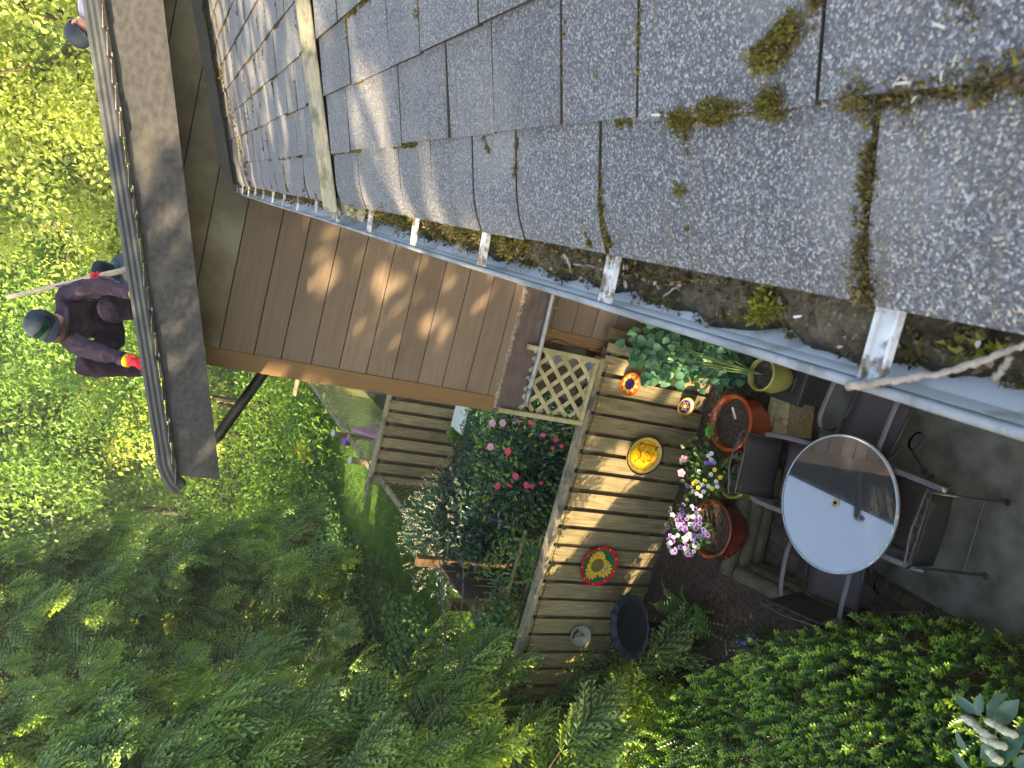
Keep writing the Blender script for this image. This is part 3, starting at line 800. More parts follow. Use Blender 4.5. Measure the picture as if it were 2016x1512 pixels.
# ================================================================== TABLE AND CHAIRS
TC = Vector((-1.145, 3.971, 0)); TR = .535
glass = bpy.data.materials.new('mesh_glass'); glass.use_nodes = True
nt = glass.node_tree; N = nt.nodes; L = nt.links; b = N['Principled BSDF']
b.inputs['Base Color'].default_value = (.02, .022, .024, 1); b.inputs['Roughness'].default_value = .035; b.inputs['Specular IOR Level'].default_value = .9
b.inputs['IOR'].default_value = 1.6
tc_ = N.new('ShaderNodeTexCoord'); vo = N.new('ShaderNodeTexVoronoi'); vo.inputs['Scale'].default_value = 70
L.new(tc_.outputs['Object'], vo.inputs['Vector'])
rp = N.new('ShaderNodeValToRGB'); rp.color_ramp.elements[0].position = .15; rp.color_ramp.elements[1].position = .5
rp.color_ramp.elements[0].color = (.005, .006, .007, 1); rp.color_ramp.elements[1].color = (.055, .06, .065, 1)
L.new(vo.outputs['Distance'], rp.inputs[0]); L.new(rp.outputs[0], b.inputs['Base Color'])
n_ = N.new('ShaderNodeTexNoise'); n_.inputs['Scale'].default_value = 30; n_.inputs['Detail'].default_value = 6
L.new(tc_.outputs['Object'], n_.inputs['Vector'])
r_ = N.new('ShaderNodeMapRange'); r_.inputs[1].default_value = .4; r_.inputs[2].default_value = .75; r_.inputs[3].default_value = .02; r_.inputs[4].default_value = .14
L.new(n_.outputs['Fac'], r_.inputs[0]); L.new(r_.outputs[0], b.inputs['Roughness'])
b.inputs['Coat Weight'].default_value = 1.0; b.inputs['Coat Roughness'].default_value = .03; b.inputs['Coat IOR'].default_value = 2.7
table = thing('patio_table', 'round glass topped patio table with a pale rim and a parasol hole', 'table', TC)
m_ = MB(); m_.lathe([(.026, .722), (TR - .012, .722), (TR - .012, .708), (.026, .708), (.026, .722)], n=72); m_.build('glass_top', glass, table)
rim_m = mk('table_rim', (.30, .36, .40), (.38, .44, .48), 8, rough=.4, spec=.5)
m_ = MB(); m_.lathe([(TR - .014, .726), (TR - .004, .729), (TR + .004, .720), (TR + .003, .700), (TR - .014, .697)], n=72); m_.build('rim', rim_m, table, smooth=True)
m_ = MB(); m_.lathe([(.016, .726), (.038, .727), (.040, .722)], n=24); m_.build('hole_ring', mk('ring_tan', (.36, .30, .20), None, rough=.5), table)
m_ = MB(); m_.tube([(0, 0, .70), (0, 0, .06)], .022, 12)
for k in range(4):
    a = math.pi / 4 + k * math.pi / 2
    m_.tube(spline([(0, 0, .42), (.12 * math.cos(a), .12 * math.sin(a), .30), (.24 * math.cos(a), .24 * math.sin(a), .14), (.36 * math.cos(a), .36 * math.sin(a), .01)], 5), .013, 8)
    m_.tube(spline([(0, 0, .52), (.15 * math.cos(a), .15 * math.sin(a), .56), (.36 * math.cos(a), .36 * math.sin(a), .69)], 5), .011, 8)
m_.build('pedestal', iron, table, smooth=True)

sling = mk('sling_mesh', (.065, .053, .052), (.085, .069, .066), 260, (1, 1, 1), rough=.75, lo=.45, hi=.55)
sling_shaded = mk('sling_shaded', (.020, .021, .020), (.030, .030, .028), 260, rough=.75, lo=.45, hi=.55)  # same sling as the seat, with the backrest's shading put into the colour
arm_paint = mk('arm_paint', (.10, .088, .098), (.13, .115, .128), 14, rough=.5, spec=.4)
def make_chair(label):
    """faces +x; origin on the ground under the seat centre"""
    t = thing('patio_chair', label, 'chair', (0, 0, 0), 0, 'wrought iron chairs round the table')
    W = .285
    m_ = MB(); n = 10; vs = []
    for i in range(n + 1):
        u = i / n; x = -.22 + .48 * u; z = .43 + .025 * u - .018 * math.sin(math.pi * u) - (.03 * max(0, u - .85) / .15)
        for k in range(7):
            v = -1 + 2 * k / 6; vs.append((x, v * (W - .03), z - .014 * (1 - v * v)))
    m_.add(vs, [(i * 7 + k, (i + 1) * 7 + k, (i + 1) * 7 + k + 1, i * 7 + k + 1) for i in range(n) for k in range(6)])
    m_.build('seat', sling, t, solid=.006, smooth=True)
    m_ = MB(); vs = []
    for i in range(n + 1):
        u = i / n; x = -.235 - .075 * u; z = .47 + .35 * u
        for k in range(7):
            v = -1 + 2 * k / 6; vs.append((x - .018 * (1 - v * v), v * (W - .03), z))
    m_.add(vs, [(i * 7 + k, (i + 1) * 7 + k, (i + 1) * 7 + k + 1, i * 7 + k + 1) for i in range(n) for k in range(6)])
    m_.build('backrest', sling_shaded, t, solid=.006, smooth=True)
    # frame: seat hoop, back hoop
    m_ = MB()
    m_.tube([(-.23, -W + .02, .45), (.23, -W + .02, .462), (.265, -W + .06, .445), (.27, 0, .43), (.265, W - .06, .445), (.23, W - .02, .462), (-.23, W - .02, .45)], .011, 8)
    m_.tube([(-.228, -W + .02, .46), (-.318, -W + .02, .84), (-.318, W - .02, .84), (-.228, W - .02, .46)], .011, 8)
    m_.build('frame', iron, t, smooth=True)
    # scrolled crest above the back
    m_ = MB()
    crest = spline([(-.318, -W + .02, .83), (-.33, -W + .01, .90), (-.335, -.17, .925), (-.34, 0, .955), (-.335, .17, .925), (-.33, W - .01, .90), (-.318, W - .02, .83)], 6)
    m_.tube(crest, .009, 8)
    for c_ in (-.19, -.065, .065, .19):
        pts = []
        for q in range(15):
            a = q / 14 * 2 * math.pi * 1.4; r__ = .042 * (1 - .55 * q / 14)
            pts.append((-.326, c_ + r__ * math.cos(a) * (1 if c_ < 0 else -1), .885 + r__ * math.sin(a)))
        m_.tube(pts, .0055, 6)
    m_.build('scroll_crest', iron, t, smooth=True)
    for s in (-1, 1):
        m_ = MB(); y = s * W
        m_.tube(spline([(-.31, y, .66), (-.20, y + s * .012, .685), (0, y + s * .022, .68), (.14, y + s * .02, .665), (.215, y + s * .012, .62)], 6), .02, 8, flat=(.042, .010))
        m_.build('arm', arm_paint, t, smooth=True)
        m_ = MB()    # arm support and coil spring
        m_.tube(spline([(.215, y, .625), (.225, y, .54), (.20, y, .46), (.10, y, .40)], 5), .009, 8)
        m_.tube([(.02 + .075 * math.cos(a), y, .27 + .075 * math.sin(a)) for a in [math.pi * 2 * k / 18 for k in range(28)]], .010, 8)
        m_.build('spring_coil', iron, t, smooth=True)
        m_ = MB()    # long rear leg running straight down from the back
        m_.tube(spline([(-.318, s * (W - .02), .82), (-.325, s * (W - .015), .46), (-.335, s * (W - .005), .02)], 5), .011, 8)
        m_.tube([(-.335 + .022 * math.cos(a), s * (W - .005), .012 + .0 * a) if False else (-.345 + .02 * math.cos(a), s * (W - .005) + .02 * math.sin(a), .010) for a in [math.pi * 2 * k / 10 for k in range(11)]], .008, 6)
        m_.build('leg', iron, t, smooth=True)
        m_ = MB()
        m_.tube(spline([(.095, y * .98, .27), (.16, y * .98, .16), (.235, y * .99, .03), (.25, y, .01)], 5), .011, 8)
        m_.tube([(.25 + .02 * math.cos(a), y + .02 * math.sin(a), .010) for a in [math.pi * 2 * k / 10 for k in range(11)]], .008, 6)
        m_.build('leg', iron, t, smooth=True)
    m_ = MB(); m_.tube([(-.33, -W + .01, .26), (-.33, W - .01, .26)], .008, 8); m_.build('stretcher', iron, t)
    return t
ch = make_chair('iron patio chair on the bare concrete side, its dark back turned to the camera')
def put(o, x, y, rz): o.location = (x, y, 0); o.rotation_euler = (0, 0, rz)
put(ch, -1.045, 3.50, math.pi / 2 + .06)
c = copy_tree(ch); put(c, -1.13, 4.60, -math.pi / 2 + .12); c['label'] = 'iron patio chair between the table and the soil bed, its crest beside the orange pot'
c = copy_tree(ch); put(c, -.47, 4.10, math.pi - .12); c['label'] = 'iron patio chair partly hidden under the white gutter edge'
c = copy_tree(ch); put(c, -1.74, 3.98, .18); c['label'] = 'iron patio chair beside the clipped green hedge with its back against the timber edging'

# ================================================================== PLATES ON THE FENCE
def enamel(n, c, r=.25): return mk(n, c, None, rough=r, spec=.5)
E_ = dict(orange=enamel('glaze_orange', (.62, .12, .02)), yellow=enamel('glaze_yellow', (.70, .42, .02)), navy=enamel('glaze_navy', (.035, .02, .11)),
          lemon=enamel('glaze_lemon', (.72, .56, .12)), red=enamel('glaze_red', (.50, .015, .015)), green=enamel('glaze_green', (.01, .11, .055)),
          olive=mk('glaze_olive', (.11, .10, .025), (.16, .14, .04), 90, rough=.4), white=enamel('glaze_white', (.62, .62, .56)), black=enamel('glaze_black', (.02, .018, .015)),
          grey=enamel('glaze_grey', (.26, .26, .20)), violet=enamel('glaze_violet', (.16, .05, .20)), ink=enamel('ink_brown', (.09, .07, .05)),
          mottle=mk('glaze_mottled', (.58, .27, .004), (.66, .40, .03), 22, rough=.25, spec=.5, lo=.4, hi=.6), mott2=mk('glaze_rim', (.46, .30, .05), (.55, .40, .12), 30, rough=.3, spec=.5))
FACE_Y = 6.2
def plate_prof(R): return [(0, .020), (R * .60, .020), (R * .72, .026), (R * .97, .046), (R, .048), (R, .043), (R * .75, .010), (0, .004)]
def hz(r, R):    # height of the face at radius r
    return float(np.interp(r, [0, R * .6, R * .72, R * .97, R], [.020, .020, .026, .046, .048]))
def to_fence(mb, cx, cz, tilt=0):
    """lathe made with z = off the wall: turn to face -y"""
    out = []
    for (x, y, z) in mb.v: out.append((x, -z, y))
    mb.v = out; return mb
def star(mb, R, r_in, r_out, n, lift, jag=.5, rot=0):
    """petalled ring following the plate's face"""
    K = n * 12; vs = []
    for k in range(K):
        a = 2 * math.pi * k / K + rot
        ph = (k % 12) / 12; w_ = 1 - abs(2 * ph - 1)
        ro = r_out * (1 - jag * (1 - w_)) if jag > 0 else r_out
        for j in range(4):
            q = r_in + (ro - r_in) * j / 3
            vs.append((q * math.cos(a), q * math.sin(a), hz(q, R) + lift))
    mb.add(vs, [(k * 4 + j, k * 4 + j + 1, ((k + 1) % K) * 4 + j + 1, ((k + 1) % K) * 4 + j) for k in range(K) for j in range(3)])
def ring(mb, R, r0, r1, lift, n=48):
    vs = []
    for k in range(n):
        a = 2 * math.pi * k / n
        for j in range(11):
            q = r0 + (r1 - r0) * j / 10; vs.append((q * math.cos(a), q * math.sin(a), hz(q, R) + lift))
    mb.add(vs, [(k * 11 + j, k * 11 + j + 1, ((k + 1) % n) * 11 + j + 1, ((k + 1) % n) * 11 + j) for k in range(n) for j in range(10)])
def disc(mb, R, cx, cy, r, lift, n=14):
    vs = [(cx + r * math.cos(2 * math.pi * k / n), cy + r * math.sin(2 * math.pi * k / n), hz(math.hypot(cx, cy), R) + lift) for k in range(n)]
    mb.add(vs, [tuple(range(n))])
def line(mb, R, pts, w_, lift):
    P = [Vector((p[0], p[1], 0)) for p in pts]
    for a, b_ in zip(P[:-1], P[1:]):
        d = (b_ - a).normalized(); s = Vector((-d.y, d.x, 0)) * w_ / 2
        q = [a - s, b_ - s, b_ + s, a + s]
        mb.add([(v.x, v.y, hz(v.length, R) + lift) for v in q], [(0, 1, 2, 3)])
def hang(mb, mats, px, py, label, sx=1.0, sz=1.0, rot=0.0):
    sx *= 1.1; sz *= 1.1
    to_fence(mb, 0, 0)
    p = at(px, py, Y=FACE_Y - .045)
    o = mb.build('wall_plate', mats, None)
    o.location = (p.x, FACE_Y, p.z); o.scale = (sx, 1, sz); o.rotation_euler = (0, rot, 0)
    return tag(o, label, 'plate', 'painted plates hung on the fence')
L1 = .0012
# orange star plate
R = .108; m_ = MB(); m_.mat(0).lathe(plate_prof(R), n=48); star(m_.mat(1), R, R * .36, R * .84, 9, L1, .30); star(m_.mat(0), R, R * .36, R * .60, 9, 2 * L1, .42, math.pi / 9); ring(m_.mat(2), R, 0.001, R * .46, 3 * L1)
for k in range(40): disc(m_.mat(3), R, R * .38 * math.sqrt(random.random()) * math.cos(k * 2.4), R * .38 * math.sqrt(random.random()) * math.sin(k * 2.4), .004, 4 * L1, 5)
hang(m_, [E_['orange'], E_['lemon'], E_['navy'], E_['violet']], 1242, 757, 'small orange plate with a yellow star and dark centre, highest on the fence')
# purple ringed plate
R = .092; m_ = MB(); m_.mat(0).lathe(plate_prof(R), n=48); ring(m_.mat(1), R, R * .70, R * .86, L1); ring(m_.mat(3), R, R * .64, R * .71, 2 * L1); ring(m_.mat(2), R, 0.001, R * .66, L1); star(m_.mat(1), R, R * .15, R * .55, 6, 2 * L1, .55); star(m_.mat(2), R, R * .2, R * .45, 6, 3 * L1, .6); ring(m_.mat(4), R, .001, R * .18, 4 * L1, 16); ring(m_.mat(5), R, R * .95, R * 1.0, L1)
hang(m_, [E_['mott2'], E_['mott2'], E_['navy'], E_['violet'], E_['lemon'], E_['black']], 1351, 801, 'small dark purple plate with a yellow dot and tan rim above the orange pot')
# big yellow plate with a black line drawing
R = .205; m_ = MB(); m_.mat(1).lathe(plate_prof(R), n=64); ring(m_.mat(2), R, R * .93, R * 1.0, L1); ring(m_.mat(0), R, .001, R * .74, L1); ring(m_.mat(2), R, R * .735, R * .75, 2 * L1)
line(m_.mat(2), R, [(.118, .10), (.115, .02), (.105, -.06), (.10, -.135)], .0075, 3 * L1)
line(m_, R, [(.112, .055), (.09, .085), (.05, .08), (.03, .055), (.045, .02), (.09, .015), (.112, .02)], .0075, 3 * L1)
line(m_, R, [(.03, .05), (-.02, .03), (-.06, .06)], .0075, 3 * L1); line(m_, R, [(-.06, -.05), (-.045, -.085), (-.01, -.09), (.02, -.06)], .0075, 3 * L1)
line(m_, R, [(-.04, -.02), (-.07, -.01), (-.085, -.04)], .0075, 3 * L1); line(m_, R, [(.02, -.01), (.045, -.03), (.02, -.05)], .0075, 3 * L1)
for (x, y, r__) in ((-.075, .075, .009), (.015, -.10, .008), (.075, -.115, .011), (.09, -.11, .008)): disc(m_, R, x, y, r__, 3 * L1)
hang(m_, [E_['mottle'], E_['mott2'], E_['black']], 1270, 897, 'large yellow plate with a black rim and thin line drawing', .93, 1.0)
# sunflower plate with a red rim
R = .205; m_ = MB(); m_.mat(0).lathe(plate_prof(R), n=64); ring(m_.mat(1), R, .001, R * .84, L1)
def flower(cx, cy, r0, r1, n, lift, mi_p, mi_c, rc):
    for k in range(n):
        a = 2 * math.pi * k / n
        pts = []
        for q in range(9):
            t = -1 + q / 4; rr = r0 + (r1 - r0) * math.sqrt(max(0, 1 - t * t)) ; aa = a + t * math.pi / n * .98
            pts.append((cx + rr * math.cos(aa), cy + rr * math.sin(aa)))
        pts.append((cx + r0 * .8 * math.cos(a), cy + r0 * .8 * math.sin(a)))
        m_.mat(mi_p).add([(x, y, hz(0, R) + lift + (k % 2) * .0004 + max(0, math.hypot(x, y) - R * .6) * .35) for x, y in pts], [tuple(range(len(pts)))])
    disc(m_.mat(mi_c), R, cx, cy, rc, lift + .0012, 24)
for (cx, cy) in ((-.062, .045), (.065, .03), (-.035, -.072)):
    flower(cx, cy, .050, .088, 13, 2 * L1, 2, 4, .058)
flower(.0, .012, .072, .112, 12, 5 * L1, 2, 3, .072)
for k in range(9):
    a = 2 * math.pi * k / 9 + .3; disc(m_.mat(5), R, R * .92 * math.cos(a), R * .92 * math.sin(a), .0065, L1 * 1.5, 10)
hang(m_, [E_['red'], E_['green'], E_['yellow'], E_['olive'], E_['grey'], E_['white']], 1180, 1115, 'large green plate with yellow sunflowers and a red rim', .98, 1.0)
# small white plate with brown plant sprigs
R = .118; m_ = MB(); m_.mat(0).lathe(plate_prof(R), n=48)
for a in (-.7, -.35, 0, .35, .7):
    p0 = (.03, -.055); tip = (-.02 + .075 * math.sin(a) , .035 * math.cos(a) + .02)
    line(m_.mat(1), R, [p0, ((p0[0] + tip[0]) / 2 + .01 * a, (p0[1] + tip[1]) / 2), tip], .006, L1)
    for k in range(6): disc(m_, R, tip[0] + .011 * math.cos(k), tip[1] + .011 * math.sin(k * 1.3), .008, 1.5 * L1, 7)
hang(m_, [E_['grey'] if False else mk('glaze_cream', (.30, .30, .25), (.35, .345, .29), 10, rough=.3, spec=.5), E_['ink']], 1143, 1252, 'small pale oval plate with brown plant sprigs, lowest corner of the fence', .85, 1.05, .5)

# ================================================================== POTS AND BIRD BATH
glz_orange = mk('pot_orange', (.26, .040, .008), (.36, .07, .012), 6, rough=.12, spec=.6, third=(.28, .03, .008), third_scale=4)
glz_rust = mk('pot_rust', (.09, .014, .007), (.13, .022, .009), 6, rough=.15, spec=.6)
glz_olive = mk('pot_olive', (.13, .14, .025), (.20, .21, .045), 6, rough=.15, spec=.6)
glz_lime = mk('pot_lime', (.19, .19, .045), (.25, .245, .07), 6, rough=.2, spec=.6)
def pot(px, py, zr, R, H, mat_, label, rimw=.03, belly=1.06, base=.6, z0=None):
    p = at(px, py, Z=zr)
    t = thing('flower_pot', label, 'flower pot', (p.x, p.y, zr - H), 0, 'glazed pots standing on the soil bed')
    m_ = MB(); m_.lathe([(0, .0), (R * base, 0), (R * .85, H * .25), (R * belly, H * .6), (R * .98, H * .88), (R * 1.04, H * .93), (R * 1.05, H * .985), (R * 1.0, H), (R * .90, H * .985), (R * .88, H * .8)], n=40)
    m_.build('pot_body', mat_, t, smooth=True)
    m_ = MB(); rr = random.Random(int(px)); n = 28; vs = [(0, 0, H * .88)]
    for j in range(1, 7):
        for k in range(n):
            a = 2 * math.pi * k / n; q = R * .9 * j / 6
            vs.append((q * math.cos(a), q * math.sin(a), H * .86 + rr.uniform(-.008, .012)))
    fs = [(0, 1 + k, 1 + (k + 1) % n) for k in range(n)] + [(1 + j * n + k, 1 + (j + 1) * n + k, 1 + (j + 1) * n + (k + 1) % n, 1 + j * n + (k + 1) % n) for j in range(5) for k in range(n)]
    m_.add(vs, fs); m_.build('potting_soil', soil, t, smooth=True)
    return t
potA = pot(1436, 832, .66, .265, .40, glz_orange, 'large shiny orange pot of bare soil with a white plant tag')
m_ = MB(); m_.box((.10, -.02, .40), (.022, .004, .13), Matrix.Rotation(.9, 3, 'Y')); m_.build('plant_tag', E_['white'], potA)
potG = pot(1442, 938, .56, .20, .32, glz_olive, 'olive green pot of pansies and geranium leaves between the two orange pots')
potB = pot(1397, 1040, .58, .27, .36, glz_rust, 'rusty red brown pot of striped purple petunias')
potI = pot(1497, 736, .72, .15, .34, glz_lime, 'lime green pot holding the climbing ivy under the gutter edge')
m_ = MB(); m_.tube([(0.17 * math.cos(a) + .02, .17 * math.sin(a), .06 + .02 * math.sin(3 * a)) for a in [k * .35 for k in range(30)]], .006, 6); m_.build('wire', iron, potI)
# stand under the ivy pot
p = at(1497, 736, Z=.72); m_ = MB(); m_.bb((p.x - .2, p.y - .2, .30), (p.x + .2, p.y + .2, .375)); m_.bb((p.x - .17, p.y - .17, .0), (p.x + .17, p.y + .17, .298))
o = m_.build('plant_stand', iron, bevel=.01); tag(o, 'dark square stand under the lime green ivy pot', 'plant stand')
# bird bath
bp_ = at(1240, 1233, Z=.95)
bath = thing('bird_bath', 'dark blue bird bath with a scalloped rim on a slim pedestal', 'bird bath', (bp_.x, bp_.y, .28))
navy = mk('bath_glaze', (.006, .009, .018), (.012, .018, .034), 25, rough=.35, spec=.4)
m_ = MB(); sc = lambda i, a: (.035 * math.sin(a * 16) if i in (4, 5, 6, 7) else 0)
m_.lathe([(.06, .585), (.18, .60), (.29, .635), (.335, .66), (.345, .675), (.350, .685), (.335, .688), (.318, .675), (.26, .645), (.12, .622), (0, .618)], n=128, wob=sc)
m_.v = [(x * .9, y * .9, z) for x, y, z in m_.v]; m_.build('bowl', navy, bath, smooth=True)
m_ = MB(); m_.lathe([(0, 0), (.17, 0), (.17, .03), (.10, .06), (.055, .14), (.045, .3), (.06, .42), (.05, .5), (.09, .59), (0, .592)], n=28); m_.build('pedestal', navy, bath, smooth=True)
m_ = MB(); m_.lathe([(0, .651), (.26, .651)], n=40); m_.build('water', mk('bath_water', (.004, .005, .006), (.05, .045, .035), 60, rough=.35, spec=.15, lo=.66, hi=.70), bath)
# string of amber bulbs under the fence rail and along the house corner
lights = thing('string_lights', 'green wire of small amber bulbs under the fence rail and across the house corner', 'string lights', (-1, 6.2, 1.6))
lo_ = -Vector((-1, 6.2, 1.6))
amber = bpy.data.materials.new('amber_bulb'); amber.use_nodes = True; ab = amber.node_tree.nodes['Principled BSDF']
ab.inputs['Base Color'].default_value = (.85, .40, .03, 1); ab.inputs['Roughness'].default_value = .15; ab.inputs['Transmission Weight'].default_value = .35
wire_m = mk('wire_green', (.012, .035, .018), None, rough=.5)
pts = [at(1078, 672, Y=6.39), at(1098, 668, Y=6.385), at(1137, 684, Y=6.385), at(1168, 688, Y=6.385), at(1202, 687, Y=6.385), at(1240, 702, Y=6.385), at(1300, 715, Y=6.385)]
m_ = MB(); m_.tube(spline(pts, 5), .0045, 6)
run = [(-.72 - .2 * k, 6.188, 1.63 + .006 * math.sin(k * 2)) for k in range(20)]
m_.tube(run, .004, 6); o = m_.build('wire', wire_m, lights); o.location = lo_
bulbs = [at(1081, 660, Y=6.385), at(1089, 650, Y=6.385), at(1137, 676, Y=6.38), at(1092, 605, Y=6.385), at(1206, 686, Y=6.38), at(1165, 688, Y=6.38)] + [Vector(q) + Vector((.01, -.012, -.02)) for q in run]
for q in bulbs:
    m_ = MB(); m_.lathe([(0, -.028), (.008, -.022), (.011, -.008), (.007, .006), (.006, .018), (0, .02)], q, 8); o = m_.build('bulb', amber, lights, smooth=True); o.location = lo_
# ================================================================== PEOPLE ON THE UPPER ROOF
def skinned(name, joints, bones, mats, parent, classify, sub=2):
    """one continuous body: joints {name:(Vector, rx, ry)}, bones [(a,b)]"""
    names = list(joints); idx = {n: i for i, n in enumerate(names)}
    me = bpy.data.meshes.new(name)
    me.from_pydata([joints[n][0] for n in names], [(idx[a], idx[b]) for a, b in bones], [])
    o = bpy.data.objects.new(name, me); C.objects.link(o)
    sk = o.modifiers.new('skin', 'SKIN'); sk.branch_smoothing = .6
    lay = me.skin_vertices[0] if me.skin_vertices else None
    if lay is None:
        bpy.context.view_layer.objects.active = o; me.skin_vertices  # modifier creates the layer
    for n in names:
        v = me.skin_vertices[0].data[idx[n]]; v.radius = (joints[n][1], joints[n][2]); v.use_root = (n == names[0])
    sb = o.modifiers.new('sub', 'SUBSURF'); sb.levels = sub; sb.render_levels = sub
    dg = bpy.context.evaluated_depsgraph_get(); dg.update()
    m2 = bpy.data.meshes.new_from_object(o.evaluated_get(dg))
    bpy.data.objects.remove(o)
    m2.name = name
    seg = [(joints[a][0], joints[b][0], a, b) for a, b in bones]
    for m_ in mats: m2.materials.append(m_)
    for p in m2.polygons:
        c = p.center; best = (9, None, None, 0)
        for a, b_, na, nb in seg:
            d = b_ - a; t = max(0, min(1, (c - a).dot(d) / max(d.length_squared, 1e-9)))
            q = (c - a - d * t).length
            if q < best[0]: best = (q, na, nb, t)
        p.material_index = classify(best[1], best[2], best[3]); p.use_smooth = True
    from mathutils import noise as mn                     # cloth folds
    nv = [v.normal.copy() for v in m2.vertices]; cloth = np.zeros(len(m2.vertices), bool)
    for p in m2.polygons:
        if p.material_index in (0, 1) and sub > 2:
            for i in p.vertices: cloth[i] = True
    for i, v in enumerate(m2.vertices):
        if cloth[i]: v.co = v.co + nv[i] * (.013 * (1 - abs(mn.noise(v.co * 8.5)) * 2.4) + .005 * mn.noise(v.co * 24))
    b = bpy.data.objects.new(name, m2); C.objects.link(b)
    if parent: b.parent = parent; b.location = -parent.location
    return b
skin_m = mk('skin', (.42, .22, .15), (.48, .26, .18), 12, rough=.55)
plum = mk('plum_fleece', (.042, .026, .036), (.068, .046, .060), 9, (1, 1, 1), rough=.95, spec=.1, bump=1.0, bdist=.05, detail=3)
plum_d = mk('plum_trousers', (.032, .020, .030), (.048, .032, .044), 7, rough=.95, spec=.1, bump=1.0, bdist=.05, detail=3)
glove_r = mk('glove_red', (.55, .012, .03), (.62, .02, .04), 30, rough=.55, bump=.2)
cuff_y = mk('glove_cuff', (.75, .45, .02), None, rough=.6)
cap_m = mk('cap_navy', (.010, .016, .026), (.016, .024, .036), 30, rough=.85, bump=.1)
shoe_m = mk('shoe_dark', (.03, .03, .035), None, rough=.7)
beard_m = mk('beard', (.05, .035, .025), (.08, .055, .04), 80, rough=.9)
def hand(j, bones, wrist, root, fwd, side, tag_, r=.0095):
    """palm and five fingers, curled; root joint already exists"""
    up = fwd.cross(side).normalized()
    palm = j[root][0] + fwd * .065; j[tag_ + 'palm'] = (palm, .036, .022); bones.append((root, tag_ + 'palm'))
    for k, (s, l) in enumerate(((-.030, .055), (-.010, .068), (.010, .064), (.030, .050))):
        a = palm + fwd * .028 + side * s; b = a + fwd * l * .55 - up * l * .25; c_ = b + fwd * l * .25 - up * l * .5
        j[f'{tag_}f{k}a'] = (a, r, r); j[f'{tag_}f{k}b'] = (b, r, r); j[f'{tag_}f{k}c'] = (c_, r * .85, r * .85)
        bones += [(tag_ + 'palm', f'{tag_}f{k}a'), (f'{tag_}f{k}a', f'{tag_}f{k}b'), (f'{tag_}f{k}b', f'{tag_}f{k}c')]
    a = j[root][0] + fwd * .03 - side * .045; b = a + fwd * .035 - side * .012 - up * .015
    j[tag_ + 'ta'] = (a, r * 1.1, r * 1.1); j[tag_ + 'tb'] = (b, r, r); bones += [(root, tag_ + 'ta'), (tag_ + 'ta', tag_ + 'tb')]
